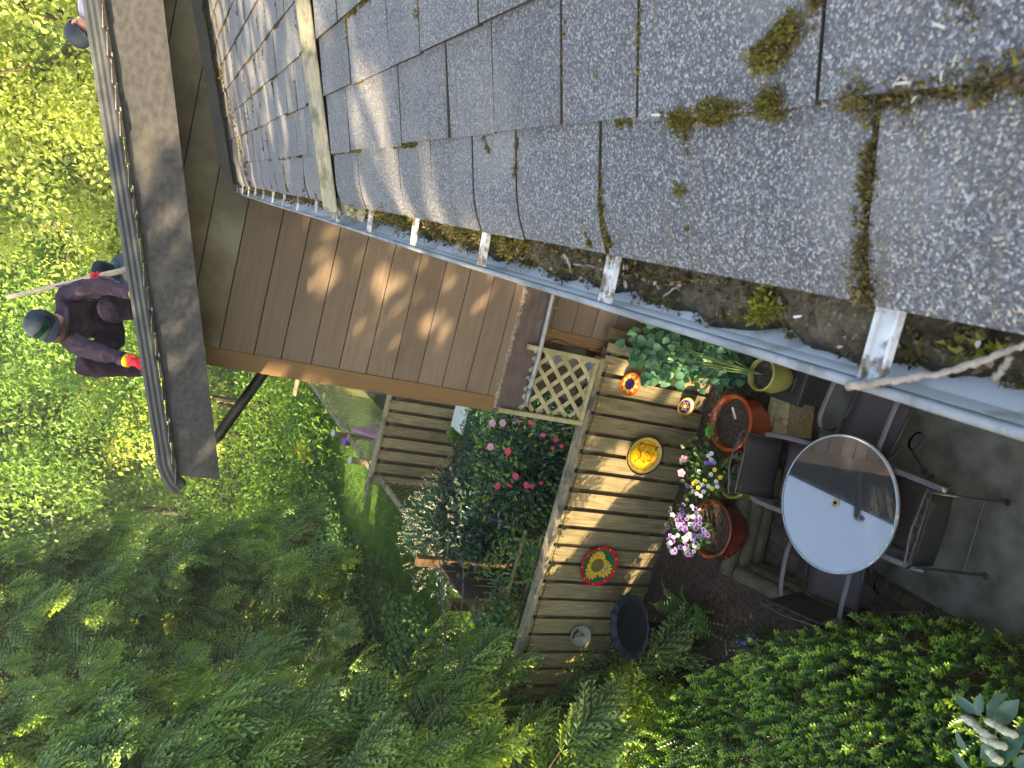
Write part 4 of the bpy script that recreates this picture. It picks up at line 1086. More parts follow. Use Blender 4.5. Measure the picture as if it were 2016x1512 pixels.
def head_parts(root, c, up, face, r, cap=True, cap_mat=None, glasses=False, beard=False):
    """cap, ears, nose, eyes, mouth around a head of radius r centred at c"""
    up = up.normalized(); face = (face - up * face.dot(up)).normalized(); side = up.cross(face)
    M = Matrix((side, face, up)).transposed()                    # local x=side y=face z=up
    off = -root.location
    def done(mb, nm, mats, **k):
        mb.v = [tuple(c + M @ Vector(v)) for v in mb.v]
        o = mb.build(nm, mats, root, **k); o.location = off; return o
    m_ = MB()
    for s in (-1, 1): 
        e = MB(); e.lathe([(0, -.012), (.02, -.010), (.026, 0), (.016, .008), (0, .006)], (0, 0, 0), 12)
        e.v = [(s * (r * .98 + v[2]), v[0] * .75 - .01, v[1] * 1.25 - .012) for v in e.v]; done(e, 'ear', skin_m, smooth=True)
        e = MB(); e.lathe([(0, -.008), (.011, -.004), (.011, .004), (0, .008)], (0, 0, 0), 10); e.v = [(s * .034 + v[0], r * .86 + v[2] * .6, v[1] * .6 + .008) for v in e.v]
        done(e, 'eye', mk('eye', (.35, .33, .31), None, rough=.3), smooth=True)
    n = MB(); n.add([(-.014, r * .88, .0), (.014, r * .88, .0), (0, r * .93, .018), (-.018, r * .9, -.038), (.018, r * .9, -.038), (0, r * 1.16, -.034), (0, r * .9, -.045)], [(0, 1, 2), (0, 2, 5, 3), (1, 4, 5, 2), (3, 5, 6), (4, 6, 5)])
    done(n, 'nose', skin_m, smooth=True)
    n = MB(); n.box((0, r * .88, -.066), (.045, .02, .012)); done(n, 'mouth', mk('lips', (.35, .13, .11), None, rough=.5), bevel=.004)
    if beard:
        n = MB(); n.lathe([(r * .62, -.125), (r * .93, -.095), (r * .97, -.065), (r * .90, -.05)], (0, 0, 0), 20)
        n.v = [(v[0] * .9, abs(v[1]) * 1.0 + .006 if v[1] > -.02 else v[1] * .1, v[2]) for v in n.v]; done(n, 'beard', beard_m, smooth=True)
    if cap:
        n = MB(); n.lathe([(r * 1.10, .015), (r * 1.12, .045), (r * 1.08, .085), (r * .88, .122), (r * .5, .145), (.012, .152), (0, .157)], (0, 0, 0), 28)
        n.v = [(v[0] * .96, v[1] * 1.1 - .004, v[2]) for v in n.v]; cap_o = done(n, 'cap', cap_mat or cap_m, smooth=True)
        b_ = MB(); vs = []
        for i in range(13):
            a = math.pi * (i / 12) ; ca, sa = math.cos(a), math.sin(a)
            for q in range(4):
                rr = r * 1.08 + .082 * q / 3 * (sa ** .5)
                vs.append((ca * (r * 1.06 - .002 * q), sa * rr * 1.08, .028 - .014 * (q / 3) - .022 * ca * ca))
        b_.add(vs, [(i * 4 + q, (i + 1) * 4 + q, (i + 1) * 4 + q + 1, i * 4 + q + 1) for i in range(12) for q in range(3)])
        done(b_, 'brim', cap_mat or cap_m, smooth=True, solid=.004)
        n = MB(); n.lathe([(.008, .150), (.007, .162), (0, .164)], (0, 0, 0), 8); done(n, 'cap_button', cap_mat or cap_m)
    if glasses:
        g_ = MB(); vs = []
        for i in range(13):
            a = math.pi * (.22 + .56 * i / 12)
            for zz in (.052, .092): vs.append((math.cos(a) * r * 1.17, math.sin(a) * r * 1.28, zz + .01 * math.sin(a)))
        g_.add(vs, [(2 * i, 2 * i + 2, 2 * i + 3, 2 * i + 1) for i in range(12)])
        g_.tube([(r * 1.13, .02, .07), (r * 1.09, -.06, .068)], .003, 6); g_.tube([(-r * 1.13, .02, .07), (-r * 1.09, -.06, .068)], .003, 6)
        gm_ = bpy.data.materials.new('lens_green'); gm_.use_nodes = True; pb = gm_.node_tree.nodes['Principled BSDF']
        pb.inputs['Base Color'].default_value = (.008, .05, .03, 1); pb.inputs['Roughness'].default_value = .08; pb.inputs['Metallic'].default_value = .6
        done(g_, 'sunglasses', gm_, solid=.003)
    if not cap:
        n = MB(); n.lathe([(r * 1.04, .0), (r * 1.06, .05), (r * .85, .10), (.0, .13)], (0, -.012, 0), 20); done(n, 'hair', beard_m, smooth=True)

def A(px, py, Y): return at(px, py, Y=Y)
# --- crouching man in plum fleece
base = A(270, 650, 6.4)
man = thing('person', 'crouching man in a plum fleece, navy cap and red gloves cleaning the roof edge behind the grey pipe', 'person', base)
man['label'] = 'man in plum fleece, navy cap and red gloves crouching at the roof edge'
J = {}; B = []
def j(n, px, py, Y, r, r2=None): J[n] = (A(px, py, Y), r, r2 or r)
j('pelvis', 232, 640, 6.75, .165, .14); j('spine', 185, 622, 6.66, .165, .135); j('chest', 140, 617, 6.48, .185, .14); j('neck', 118, 630, 6.34, .062)
j('skull', 100, 645, 6.27, .092, .098); j('crown', 84, 643, 6.26, .085, .09)
j('lsho', 126, 580, 6.47, .082); j('lelb', 205, 561, 6.22, .060, .062); j('lwri', 268, 578, 5.90, .043)
j('rsho', 132, 672, 6.36, .082); j('relb', 190, 693, 6.14, .058, .060); j('rwri', 252, 710, 5.95, .043)
j('lkne', 215, 606, 6.18, .092, .098); j('lank', 284, 612, 6.45, .055); j('ltoe', 290, 620, 6.25, .045, .035)
j('rhip', 225, 668, 6.70, .105); j('lhip', 228, 612, 6.70, .105)
j('rkne', 158, 722, 6.36, .078); j('rmid', 215, 727, 6.45, .066); j('rank', 282, 727, 6.52, .05); j('rtoe', 292, 735, 6.30, .045, .035)
B += [('pelvis', 'spine'), ('spine', 'chest'), ('chest', 'neck'), ('neck', 'skull'), ('skull', 'crown'), ('chest', 'lsho'), ('lsho', 'lelb'), ('lelb', 'lwri'),
      ('chest', 'rsho'), ('rsho', 'relb'), ('relb', 'rwri'), ('pelvis', 'lhip'), ('lhip', 'lkne'), ('lkne', 'lank'), ('lank', 'ltoe'), ('pelvis', 'rhip'), ('rhip', 'rkne'), ('rkne', 'rmid'), ('rmid', 'rank'), ('rank', 'rtoe')]
for s, w_, e in (('l', 'lwri', 'lelb'), ('r', 'rwri', 'relb')):
    f = (J[w_][0] - J[e][0]).normalized(); f = (f + Vector((0, -.15, -.4))).normalized()
    hand(J, B, w_, w_, f, f.cross(Vector((0, -1, .3))).normalized(), s + 'h')
def cls(a, b, t):
    if 'h' in (a[1:2], b[1:2]) and (a[:2] in ('lh', 'rh') or b[:2] in ('lh', 'rh')) and not (b in ('lhip', 'rhip') or a in ('lhip', 'rhip')): return 2
    if b == 'skull' or a == 'skull': return 3
    if b in ('ltoe', 'rtoe'): return 4
    if a in ('lhip', 'rhip', 'lkne', 'rkne', 'rmid') or b in ('lhip', 'rhip', 'lank', 'rank', 'rmid'): return 1
    if b in ('lwri', 'rwri') and t > .93: return 5
    return 0
skinned('body', J, B, [plum, plum_d, glove_r, skin_m, shoe_m, cuff_y], man, cls, 3)
hc = J['skull'][0] * .6 + J['crown'][0] * .4
upv = (A(62, 630, 6.12) - A(118, 652, 6.22)); fc = A(140, 680, 6.10) - hc
head_parts(man, hc, upv, fc, .098, glasses=True, beard=True)
# fleece: collar and seams along the sleeves
m_ = MB(); nk = J['neck'][0]; m_.tube([nk + Vector((.085 * math.cos(a), .085 * math.sin(a), -.03 + .02 * math.sin(a))) for a in [k * .45 for k in range(15)]], .022, 8)
o = m_.build('collar', plum, man, smooth=True); o.location = -man.location
stripe = mk('stripe', (.11, .06, .09), None, rough=.9)
for k, oy in enumerate((-.03, 0, .03)):
    pts = [J['lsho'][0] + Vector((.055, -.04 + oy * .4, .055)), J['lsho'][0] * .5 + J['lelb'][0] * .5 + Vector((.066, oy - .01, .0)), J['lelb'][0] + Vector((.058, oy - .01, 0)), J['lelb'][0] * .5 + J['lwri'][0] * .5 + Vector((.046, oy * .8 - .01, .01))]
    m_ = MB(); m_.tube(spline(pts, 5), .006, 6); o = m_.build('sleeve_stripe', stripe, man, smooth=True); o.location = -man.location
for s, w_, e in (('l', 'lwri', 'lelb'), ('r', 'rwri', 'relb')):
    f = (J[w_][0] - J[e][0]).normalized(); m_ = MB(); m_.tube([J[w_][0] - f * .012, J[w_][0] + f * .006], .050, 14); o = m_.build('glove_cuff', cuff_y, man, smooth=True); o.location = -man.location
    m_ = MB(); m_.tube([J[w_][0] - f * .07, J[w_][0] - f * .014], .051, 14); o = m_.build('sleeve_cuff', plum_d, man, smooth=True); o.location = -man.location

# --- helper behind him: teal vest, navy sleeves, red glove on a pole
teal = mk('teal_vest', (.010, .13, .15), (.016, .18, .20), 8, rough=.7, bump=.3, bdist=.01)
navy_c = mk('navy_sleeve', (.012, .016, .026), (.02, .025, .04), 10, rough=.85)
J = {}; B = []
j('pelvis', 252, 528, 7.5, .16, .14); j('spine', 232, 535, 7.4, .155, .13); j('chest', 208, 552, 7.3, .17, .135); j('neck', 190, 575, 7.2, .06); j('skull', 178, 592, 7.15, .09, .1); j('crown', 166, 594, 7.15, .085, .09)
j('lsho', 206, 532, 7.2, .085); j('lelb', 192, 521, 6.98, .055); j('lwri', 186, 540, 6.93, .04)
j('rsho', 200, 585, 7.25, .08); j('relb', 235, 600, 7.1, .055); j('rwri', 262, 605, 7.0, .04)
j('lhip', 250, 515, 7.45, .11); j('lkne', 262, 545, 7.1, .08); j('lank', 268, 520, 7.5, .05)
j('rhip', 252, 545, 7.45, .11); j('rkne', 262, 575, 7.1, .08); j('rank', 268, 560, 7.5, .05)
B = [('pelvis', 'spine'), ('spine', 'chest'), ('chest', 'neck'), ('neck', 'skull'), ('skull', 'crown'), ('chest', 'lsho'), ('lsho', 'lelb'), ('lelb', 'lwri'), ('chest', 'rsho'), ('rsho', 'relb'), ('relb', 'rwri'),
     ('pelvis', 'lhip'), ('lhip', 'lkne'), ('lkne', 'lank'), ('pelvis', 'rhip'), ('rhip', 'rkne'), ('rkne', 'rank')]
helper = thing('person', 'crouching person in a teal vest with navy sleeves holding a wooden pole', 'person', A(268, 540, 7.4))
for s, w_, e in (('l', 'lwri', 'lelb'), ('r', 'rwri', 'relb')):
    f = (J[w_][0] - J[e][0]).normalized(); hand(J, B, w_, w_, f, f.cross(Vector((0, -1, .2))).normalized(), s + 'h', .011)
def cls2(a, b, t):
    if (a[:2] in ('lh', 'rh') or b[:2] in ('lh', 'rh')) and not (b in ('lhip', 'rhip') or a in ('lhip', 'rhip')): return 2
    if b == 'skull' or a == 'skull': return 3
    if a in ('lsho', 'rsho', 'lelb', 'relb'): return 1
    if a in ('lhip', 'rhip', 'lkne', 'rkne') or b in ('lhip', 'rhip'): return 4
    if b in ('spine',): return 4
    return 0
trous_g = mk('trousers_grey', (.05, .055, .065), (.07, .075, .085), 10, rough=.9)
skinned('body', J, B, [teal, navy_c, glove_r, skin_m, trous_g], helper, cls2)
hc = J['skull'][0] * .6 + J['crown'][0] * .4
head_parts(helper, hc, Vector((-.3, -.3, 1)), Vector((-.5, -.8, -.3)), .098, cap=False)
pole = MB(); a, b_ = A(14, 586, 6.93), A(268, 526, 6.93); n = 8
pole.tube([a + (b_ - a) * i / n + Vector((0, .01 * math.sin(i * 1.7), .006 * math.cos(i * 2.3))) for i in range(n + 1)], [.017 + .001 * i for i in range(n + 1)], 10)
o = pole.build('wooden_pole', mk('pole_wood', (.40, .31, .20), (.52, .43, .30), 20, (3, 3, 3), rough=.75), smooth=True); tag(o, 'long pale wooden pole held upright in a red glove', 'pole')

# --- second worker further up the roof, bent low: only cap, cheek and back show above the pipe
grey_shirt = mk('grey_shirt', (.24, .24, .30), (.30, .30, .36), 8, rough=.9, bump=.2)
J = {}; B = []
j('pelvis', 190, -45, 7.7, .16, .14); j('spine', 182, -12, 7.6, .155, .13); j('chest', 175, 20, 7.5, .155, .13); j('neck', 169, 41, 7.42, .06); j('skull', 166, 55, 7.38, .085, .092); j('crown', 160, 62, 7.37, .08, .085)
j('lsho', 185, 20, 7.3, .085); j('lelb', 205, 45, 7.2, .055); j('lwri', 212, 75, 7.1, .04)
j('rsho', 187, 38, 7.65, .08); j('relb', 207, 60, 7.55, .055); j('rwri', 213, 85, 7.5, .04)
j('lhip', 195, -45, 7.55, .11); j('lkne', 208, -8, 7.4, .08); j('lank', 208, -75, 7.5, .05)
j('rhip', 195, -42, 7.85, .11); j('rkne', 208, 0, 7.8, .08); j('rank', 208, -70, 7.9, .05)
B = [('pelvis', 'spine'), ('spine', 'chest'), ('chest', 'neck'), ('neck', 'skull'), ('skull', 'crown'), ('chest', 'lsho'), ('lsho', 'lelb'), ('lelb', 'lwri'), ('chest', 'rsho'), ('rsho', 'relb'), ('relb', 'rwri'),
     ('pelvis', 'lhip'), ('lhip', 'lkne'), ('lkne', 'lank'), ('pelvis', 'rhip'), ('rhip', 'rkne'), ('rkne', 'rank')]
worker = thing('person', 'person in a grey shirt and dark cap bent low behind the pipe near the picture corner', 'person', A(210, 10, 7.6))
worker['label'] = 'person in a pale grey shirt and dark cap bent low behind the grey pipe'
for s, w_, e in (('l', 'lwri', 'lelb'), ('r', 'rwri', 'relb')):
    f = (J[w_][0] - J[e][0]).normalized(); hand(J, B, w_, w_, f, f.cross(Vector((0, -1, .2))).normalized(), s + 'h', .011)
skinned('body', J, B, [grey_shirt, grey_shirt, glove_r, skin_m, trous_g], worker, cls2)
hc = J['skull'][0] * .6 + J['crown'][0] * .4
head_parts(worker, hc, A(152, 70, 7.40) - A(166, 52, 7.38), A(182, 68, 7.30) - hc, .092)
# ================================================================== PLANTS
def unit(v): return v / np.maximum(np.linalg.norm(v, axis=-1, keepdims=True), 1e-9)
def rdir(n): return unit(rng.normal(size=(n, 3)))
def leaf_arrays(P, D, N, Ln, Wd, fold=.18, curl_=.15, sh=(.3, .72, .9)):
    """six-corner folded leaves: base P, axis D, face normal N"""
    n = len(P); D = unit(D); N = unit(N - D * np.sum(N * D, 1, keepdims=True)); S = np.cross(D, N)
    L_ = np.broadcast_to(np.asarray(Ln, float), (n,))[:, None]; W = np.broadcast_to(np.asarray(Wd, float), (n,))[:, None]
    f = N * (W * fold)
    b = P; t = P + D * L_ - N * (L_ * curl_)
    l1 = P + D * L_ * sh[0] + S * W * .5 * sh[2] + f; l2 = P + D * L_ * sh[1] + S * W * .42 * sh[2] + f - N * (L_ * curl_ * .5)
    r1 = P + D * L_ * sh[0] - S * W * .5 * sh[2] + f; r2 = P + D * L_ * sh[1] - S * W * .42 * sh[2] + f - N * (L_ * curl_ * .5)
    V = np.stack([b, l1, l2, t, r2, r1], 1).reshape(-1, 3)
    base = (np.arange(n) * 6)[:, None]
    F = np.concatenate([base + np.array([0, 1, 2, 3]), base + np.array([0, 3, 4, 5])], 1).reshape(-1, 4)
    return V, F
class LB:                                           # leaf bucket: several leaf batches in one mesh, one material slot each
    def __init__(s): s.V = []; s.F = []; s.M = []; s.n = 0
    def add(s, V, F, mi):
        s.V.append(V); s.F.append(F + s.n); s.M.append(np.full(len(F), mi)); s.n += len(V); return s
    def leaves(s, P, D, N, Ln, Wd, mi=0, **k):
        if len(P) == 0: return s
        V, F = leaf_arrays(np.asarray(P, float), np.asarray(D, float), np.asarray(N, float), Ln, Wd, **k); return s.add(V, F, mi)
    def build(s, name, mats, parent=None, off=None):
        o = np_mesh(name, np.concatenate(s.V), np.concatenate(s.F), mats, parent, np.concatenate(s.M))
        if off is not None: o.location = off
        return o
UP = np.array([0, 0, 1.0])
def blob(n, c, r, shell=.55):
    d = rdir(n); q = (shell + (1 - shell) * rng.random((n, 1))) 
    return np.array(c) + d * q * np.array(r), d
bark = mk('bark', (.05, .035, .025), (.11, .085, .06), 8, (4, 4, 1), rough=.95, bump=.5, bdist=.02)
bark_pale = mk('bark_pale', (.20, .17, .13), (.34, .31, .26), 5, (3, 3, 1), rough=.9, bump=.3, bdist=.02)
twig_m = mk('twig', (.16, .10, .06), (.26, .18, .11), 20, rough=.9)
stem_g = mk('stem_green', (.06, .10, .03), (.09, .14, .04), 20, rough=.8)

# ---------------------------------------------------------------- cedars
ced_m = leafmat('cedar_leaf', (.026, .070, .036), (.058, .125, .060), .38, .5, .3, (1.4, 1.5, .5), tip=(.42, .58, .23))
ced_tip = leafmat('cedar_tip', (.10, .20, .06), (.17, .29, .08), .45, .5, .3, (1.5, 1.5, .4), tip=(.46, .58, .17))
ced_dead = leafmat('cedar_brown', (.10, .045, .02), (.16, .08, .03), .25)
def spray_proto(nb, nt, seed):
    r = np.random.default_rng(seed); V = []; T = []; TP = {}
    def v(x, y, z): V.append((x, y, z)); return len(V) - 1
    bend = r.uniform(-.12, .12)
    def axis(t): return np.array([t, bend * t * t, -.30 * t * t])
    ax = [v(*axis(t)) for t in np.linspace(0, 1, nb + 2)]
    for k in range(1, nb + 2):
        t = k / (nb + 1); p = axis(t)
        for s in (-1, 1):
            if k == nb + 1 and s == 1: continue
            l = (.54 * (1 - t) ** .75 + .07) * min(1, .35 + t * 2.2) * r.uniform(.8, 1.15)
            ang = s * (math.radians(52) - .25 * t) if k <= nb else 0.05
            d = np.array([math.cos(ang), math.sin(ang), 0]); sd = np.array([-d[1], d[0], 0])
            zc = r.uniform(-.20, .03)
            mids = [ax[k]]
            for q in range(1, nt + 1):
                u = q / nt; fwd = np.array([1, 0, 0]) * (.10 * u * u) * l * 3
                m = p + d * l * u + fwd * .35 + np.array([0, 0, zc * u * u * l * 3]); mids.append(v(*m)); TP[len(V) - 1] = .1 * t + .5 * u * u
            for q in range(nt):
                a = np.array(V[mids[q]]); b = np.array(V[mids[q + 1]])
                wv = l * .40 * (1 - .6 * q / nt) * (.7 if q == 0 else 1)
                for s2 in (-1, 1):
                    tip = a * .35 + b * .65 + sd * s2 * wv * .66 + d * wv * .60 + np.array([0, 0, r.uniform(-.01, .01)])
                    T.append((mids[q], mids[q + 1], v(*tip))); TP[len(V) - 1] = min(1, .15 * t + .30 * (q + 1) / nt + .55)
    return np.array(V), np.array(T), np.array([TP.get(i, 0.0) for i in range(len(V))])
SPR_HI = [spray_proto(7, 5, 10 + k) for k in range(6)]
SPR_MID = [spray_proto(7, 4, 20 + k) for k in range(3)]
SPR_LO = [spray_proto(7, 2, 30 + k) for k in range(3)]
def put_sprays(protos, P, D, N, Ls, name, mats, parent, off, midx=None):
    P, D, N = map(np.asarray, (P, D, N)); D = unit(D); N = unit(N - D * np.sum(N * D, 1, keepdims=True)); S = np.cross(N, D)
    which = rng.integers(0, len(protos), len(P)); Vs, Fs, Ms, Ts = [], [], [], []; n = 0
    for k, (pv, pt, pp_) in enumerate(protos):
        i = np.where(which == k)[0]
        if len(i) == 0: continue
        B_ = np.stack([D[i], S[i], N[i]], 1) * np.asarray(Ls)[i][:, None, None]       # rows are axes
        V = np.einsum('vk,nkc->nvc', pv, B_) + P[i][:, None, :]
        F = pt[None] + (np.arange(len(i)) * len(pv))[:, None, None] + n
        n += V.shape[0] * V.shape[1]
        Vs.append(V.reshape(-1, 3)); Fs.append(F.reshape(-1, 3)); Ts.append(np.tile(pp_, len(i)))
        if midx is not None: Ms.append(np.repeat(np.asarray(midx)[i], len(pt)))
    o = np_mesh(name, np.concatenate(Vs), np.concatenate(Fs), mats, parent, np.concatenate(Ms) if midx is not None else None)
    a_ = o.data.attributes.new('tip', 'FLOAT', 'POINT'); a_.data.foreach_set('value', np.concatenate(Ts).astype(np.float32))
    o.location = off; return o
def cedar(name, label, x, y, H, R, z0, nbr, az0, az1, protos, dens=.10, spl=(.26, .44), seed=0, trunk_r=.22, zpow=.8, gap=None):
    r = np.random.default_rng(seed)
    t = thing(name, label, 'cedar tree', (x, y, gz(x, y)), 0, 'cedars beyond the fence'); base = np.array([x, y, gz(x, y)])
    P, D, N, Ls, MI = [], [], [], [], []; lim = MB()
    for b in range(nbr):
        z = z0 + (H - z0) * (b + r.random()) / nbr * .98
        a = r.uniform(az0, az1); Lb = R * max(.12, (1 - z / H)) ** zpow * r.uniform(.72, 1.08)
        o = np.array([math.cos(a), math.sin(a), 0]); sd = np.array([-o[1], o[0], 0])
        if gap is not None and gap(x + o[0] * Lb, y + o[1] * Lb, z): continue
        rise, dr = r.uniform(.0, .18), r.uniform(.35, .62)
        def pos(s): return base + o * (Lb * s) + UP * (z + Lb * (rise * s - dr * s * s + .10 * s ** 6)) + sd * (.12 * Lb * math.sin(s * 2.2 + b))
        lim.tube([tuple(pos(s) - base) for s in (0, .3, .6, .8, .95)], [.022 * Lb / 3 + .006, .015 * Lb / 3 + .004, .009, .006, .003], 5, cap=False)
        hi_ = z > 8.0; ns = int(Lb * .82 / dens / (2.2 if hi_ else 1))
        for q in range(ns):
            s = .22 + .78 * (q + r.random() * .6) / ns; p = pos(s); tg = pos(min(s + .03, 1.0)) - pos(s - .03); tg /= np.linalg.norm(tg)
            sg = 1 if q % 2 else -1
            d = tg * r.uniform(.55, .9) + sd * sg * r.uniform(.5, .95) + UP * r.uniform(-.75, -.15)
            if q >= ns - 2: d = tg + UP * -.25
            nn = UP * .8 + o * r.uniform(.4, 1.2) + r.normal(size=3) * .28
            L_ = r.uniform(*spl) * (1.0 - .25 * abs(s - .6)) * (1.5 if hi_ else 1)
            P.append(p); D.append(d); N.append(nn); Ls.append(L_)
            u = r.random(); MI.append(2 if u < .015 else (1 if (s > .82 and u < .55) or u < .10 else 0))
            if r.random() < .8:      # a second hanging spray below
                P.append(p + d * .35 * L_ * .5); D.append(d * .5 + sd * r.uniform(-.5, .5) + UP * -.8); N.append(o + UP * .3 + r.normal(size=3) * .4); Ls.append(L_ * .8); MI.append(0)
    put_sprays(protos, P, D, N, np.array(Ls), 'crown', [ced_m, ced_tip, ced_dead], t, -Vector(t.location), MI)
    lim.build('limbs', twig_m, t)
    m_ = MB(); m_.tube([(0, 0, -.2), (.03, .02, H * .3), (-.02, .03, H * .65), (0, 0, H)], [trunk_r * 1.25, trunk_r, trunk_r * .55, .03], 12); m_.build('trunk', bark, t, smooth=True)
    return len(P)
ncnt = 0
ncnt += cedar('cedar_tree', 'nearest cedar, its big feathery boughs hanging in front of the fence end', -6.4, 5.4, 13, 3.6, .8, 185, -.62, 1.25, SPR_HI, .125, (.44, .74), 1, gap=lambda X_, Y_, z_: (z_ > 2.8 and Y_ < 5.0) or (Y_ < 4.7 and (z_ * 7.3) % 1 < .55))
ncnt += cedar('cedar_tree', 'tall cedar beside the lawn behind the nearest boughs', -9.3, 9.8, 15, 3.3, 2.1, 200, -1.3, 1.0, SPR_HI, .14, (.48, .80), 2)
ncnt += cedar('cedar_tree', 'cedar at the lawn edge with drooping tips under the gable board', -9.4, 15.4, 16, 3.4, 1.6, 210, -1.6, .8, SPR_MID, .14, (.50, .85), 3)
ncnt += cedar('cedar_tree', 'furthest dark cedar standing behind the others beyond the lawn', -13.0, 19.5, 17, 3.8, 1.0, 190, -1.9, .8, SPR_LO, .13, (.42, .62), 4)
ncnt += cedar('cedar_tree', 'wide dark cedar filling the gap between the two tallest cedars', -12.3, 11.5, 17, 3.8, 1.0, 170, -1.6, 1.0, SPR_LO, .13, (.42, .62), 5)
print('sprays', ncnt)

# ---------------------------------------------------------------- bright woodland behind
lf_y = leafmat('maple_leaf', (.34, .42, .09), (.62, .66, .24), .55, .5, .25, (1.2, 1.25, .7))  # glow of backlit haze put into a paler leaf colour
lf_g = leafmat('alder_leaf', (.12, .23, .055), (.27, .40, .11), .45, .5, .25, (1.2, 1.3, .6))
lf_d = leafmat('holly_leaf', (.03, .085, .018), (.08, .17, .03), .35, .45, .3)
def tree(label, x, y, H, crown_c, crown_r, ncl, per, ls, mat_, tr=.16, seed=0, bk=None, group='leafy trees behind the house', lean=(0, 0), name='leafy_tree', shell=.35):
    r = np.random.default_rng(seed); z0 = gz(x, y)
    t = thing(name, label, 'tree', (x, y, z0), 0, group)
    c = np.array(crown_c); R_ = np.array(crown_r)
    dirs = unit(r.normal(size=(ncl, 3))); cc = c + dirs * R_ * (shell + (1 - shell) * r.random((ncl, 1)))
    cr = .30 * R_.mean() * r.uniform(.6, 1.3, ncl)
    P, D, N = [], [], []
    for k in range(ncl):
        m = int(per * r.uniform(.6, 1.4)); d = unit(r.normal(size=(m, 3)))
        q = cc[k] + d * (cr[k] * r.random((m, 1)) ** .5) * np.array([1, 1, .62])
        P.append(q); D.append(unit(r.normal(size=(m, 3)) + np.array([0, 0, -.5]) + d * .5)); N.append(unit(r.normal(size=(m, 3)) * .6 + UP))
    P = np.concatenate(P); D = np.concatenate(D); N = np.concatenate(N); s = ls * r.uniform(.7, 1.3, len(P))
    lb = LB(); lb.leaves(P, D, N, s, s * .75, 0); lb.build('crown', [mat_], t)
    m_ = MB(); top = c + np.array([0, 0, R_[2] * .5])
    pts = [(0, 0, -.3), (lean[0] * .3, lean[1] * .3, H * .3), (lean[0] * .7, lean[1] * .7, H * .6), tuple(top)]
    m_.tube(spline(pts, 5), [tr * (1 - .85 * i / 15) for i in range(16)], 10)
    for k in range(min(ncl, 16)):
        a = Vector(pts[1]) * .4 + Vector(pts[2]) * .6; e = Vector(cc[k].tolist()); a = a + (Vector(tuple(top)) - a) * r.random() * .6
        m_.tube([a, a * .5 + e * .5 + Vector((0, 0, -.1)), e], [tr * .32, tr * .2, .015], 6)
    m_.build('trunk', bk or bark, t, smooth=True)
    return t
Tn = ['bright yellow green maple rising behind the upper roof', 'pale green leafy tree in the woodland behind the crouching man', 'sunlit tree with loose yellow green leaves near the picture corner']
def wood(k, label, px, py, Y, H, cz, R_, mat_, ls=.15, ncl=70, per=170, tr=.16, bk=None, lean=(0, 0)):
    p = at(px, py, Y=Y); x = p.x
    tree(label, x, Y, H, (lean[0], lean[1], cz), R_, ncl, per, ls, mat_, tr, 100 + k, bk, lean=lean)
wood(0, 'bright yellow green maple nearest the bent low worker', 120, 40, 17, 12, 8.2, (3.4, 2.6, 4.2), lf_y, .10, 95, 420)
wood(1, 'tall yellow green tree directly above the middle of the rake board', 90, 220, 21, 14, 8.6, (3.6, 3, 5.0), lf_y, .10, 105, 420)
wood(2, 'pale trunked birch standing between the yellow trees above the pipe', 110, 292, 19.5, 14, 10.6, (2.0, 1.8, 3.0), lf_g, .10, 50, 160, .07, bark_pale, (-.5, 0))
wood(3, 'slim pale trunked birch leaning beside the other birch', 120, 345, 20, 14, 10.6, (2.0, 1.8, 3.0), lf_y, .10, 50, 160, .06, bark_pale, (.5, .2))
wood(4, 'airy pale green tree just left of the wooden pole', 110, 455, 22, 14, 8.4, (3.6, 3, 5.2), lf_g, .14, 90, 210)
wood(5, 'fine leaved green tree behind the crouching man', 130, 610, 24, 12, 7.6, (3.6, 2.6, 4.6), lf_g, .10, 85, 300)
wood(6, 'broad mid green tree behind the knee of the crouching man', 160, 760, 32, 11, 6.4, (4.6, 3, 4.9), lf_g, .13, 80, 280)
wood(7, 'dense green tree at the far end of the pipe elbow', 200, 880, 33, 12, 7.0, (3.4, 3, 4.6), lf_g, .12, 90, 300)
wood(8, 'large background tree furthest back above the birches', 20, 150, 32, 18, 11, (6, 4, 6.4), lf_y, .22, 110, 170)
wood(9, 'large background tree furthest back near the wooden pole tip', 15, 480, 32, 18, 10.5, (6, 4, 6.4), lf_y, .22, 110, 170)
wood(10, 'large background tree furthest back beside the tall cedars', 15, 800, 31, 18, 10, (6, 4, 7), lf_g, .17, 130, 330)
wood(13, 'large background tree behind the widest cedar', 60, 1420, 30, 18, 9.0, (8, 4, 8), lf_g, .19, 130, 330)
wood(14, 'broad leafy tree filling the gap beside the furthest cedar', 250, 1000, 33, 14, 7.0, (6, 4, 6), lf_g, .17, 130, 330)
wood(11, 'background tree behind the topmost cedar boughs', 20, 1150, 34, 18, 10.5, (7, 4, 7.5), lf_g, .18, 130, 330)
wood(12, 'low leafy tree filling the gap under the gable board', 470, 790, 30, 6, 4.0, (3.4, 3, 2.8), lf_y, .16, 70, 200)

lf_u = leafmat('understorey_leaf', (.07, .16, .025), (.17, .30, .05), .45, .5, .2)
# sunlit understorey between the wood and the lawn
tag_u = LB(); n = 95000
X = rng.uniform(-36, 3, n); Yy = rng.uniform(19.5, 44, n); h = rng.random(n) ** 1.2 * (1.7 + .8 * np.sin(X * .9 + 1) * np.sin(Yy * .8))
P = np.stack([X, Yy, np.array([gz(a, b) for a, b in zip(X, Yy)]) + np.maximum(h, .05)], 1)
tag_u.leaves(P, unit(rng.normal(size=(n, 3)) + [0, 0, -.2]), unit(rng.normal(size=(n, 3)) * .6 + UP), rng.uniform(.10, .19, n), rng.uniform(.06, .11, n), 0)
o = tag_u.build('understorey', [lf_u]); tag(o, 'bright leafy understorey between lawn and woodland', 'undergrowth', kind='stuff')
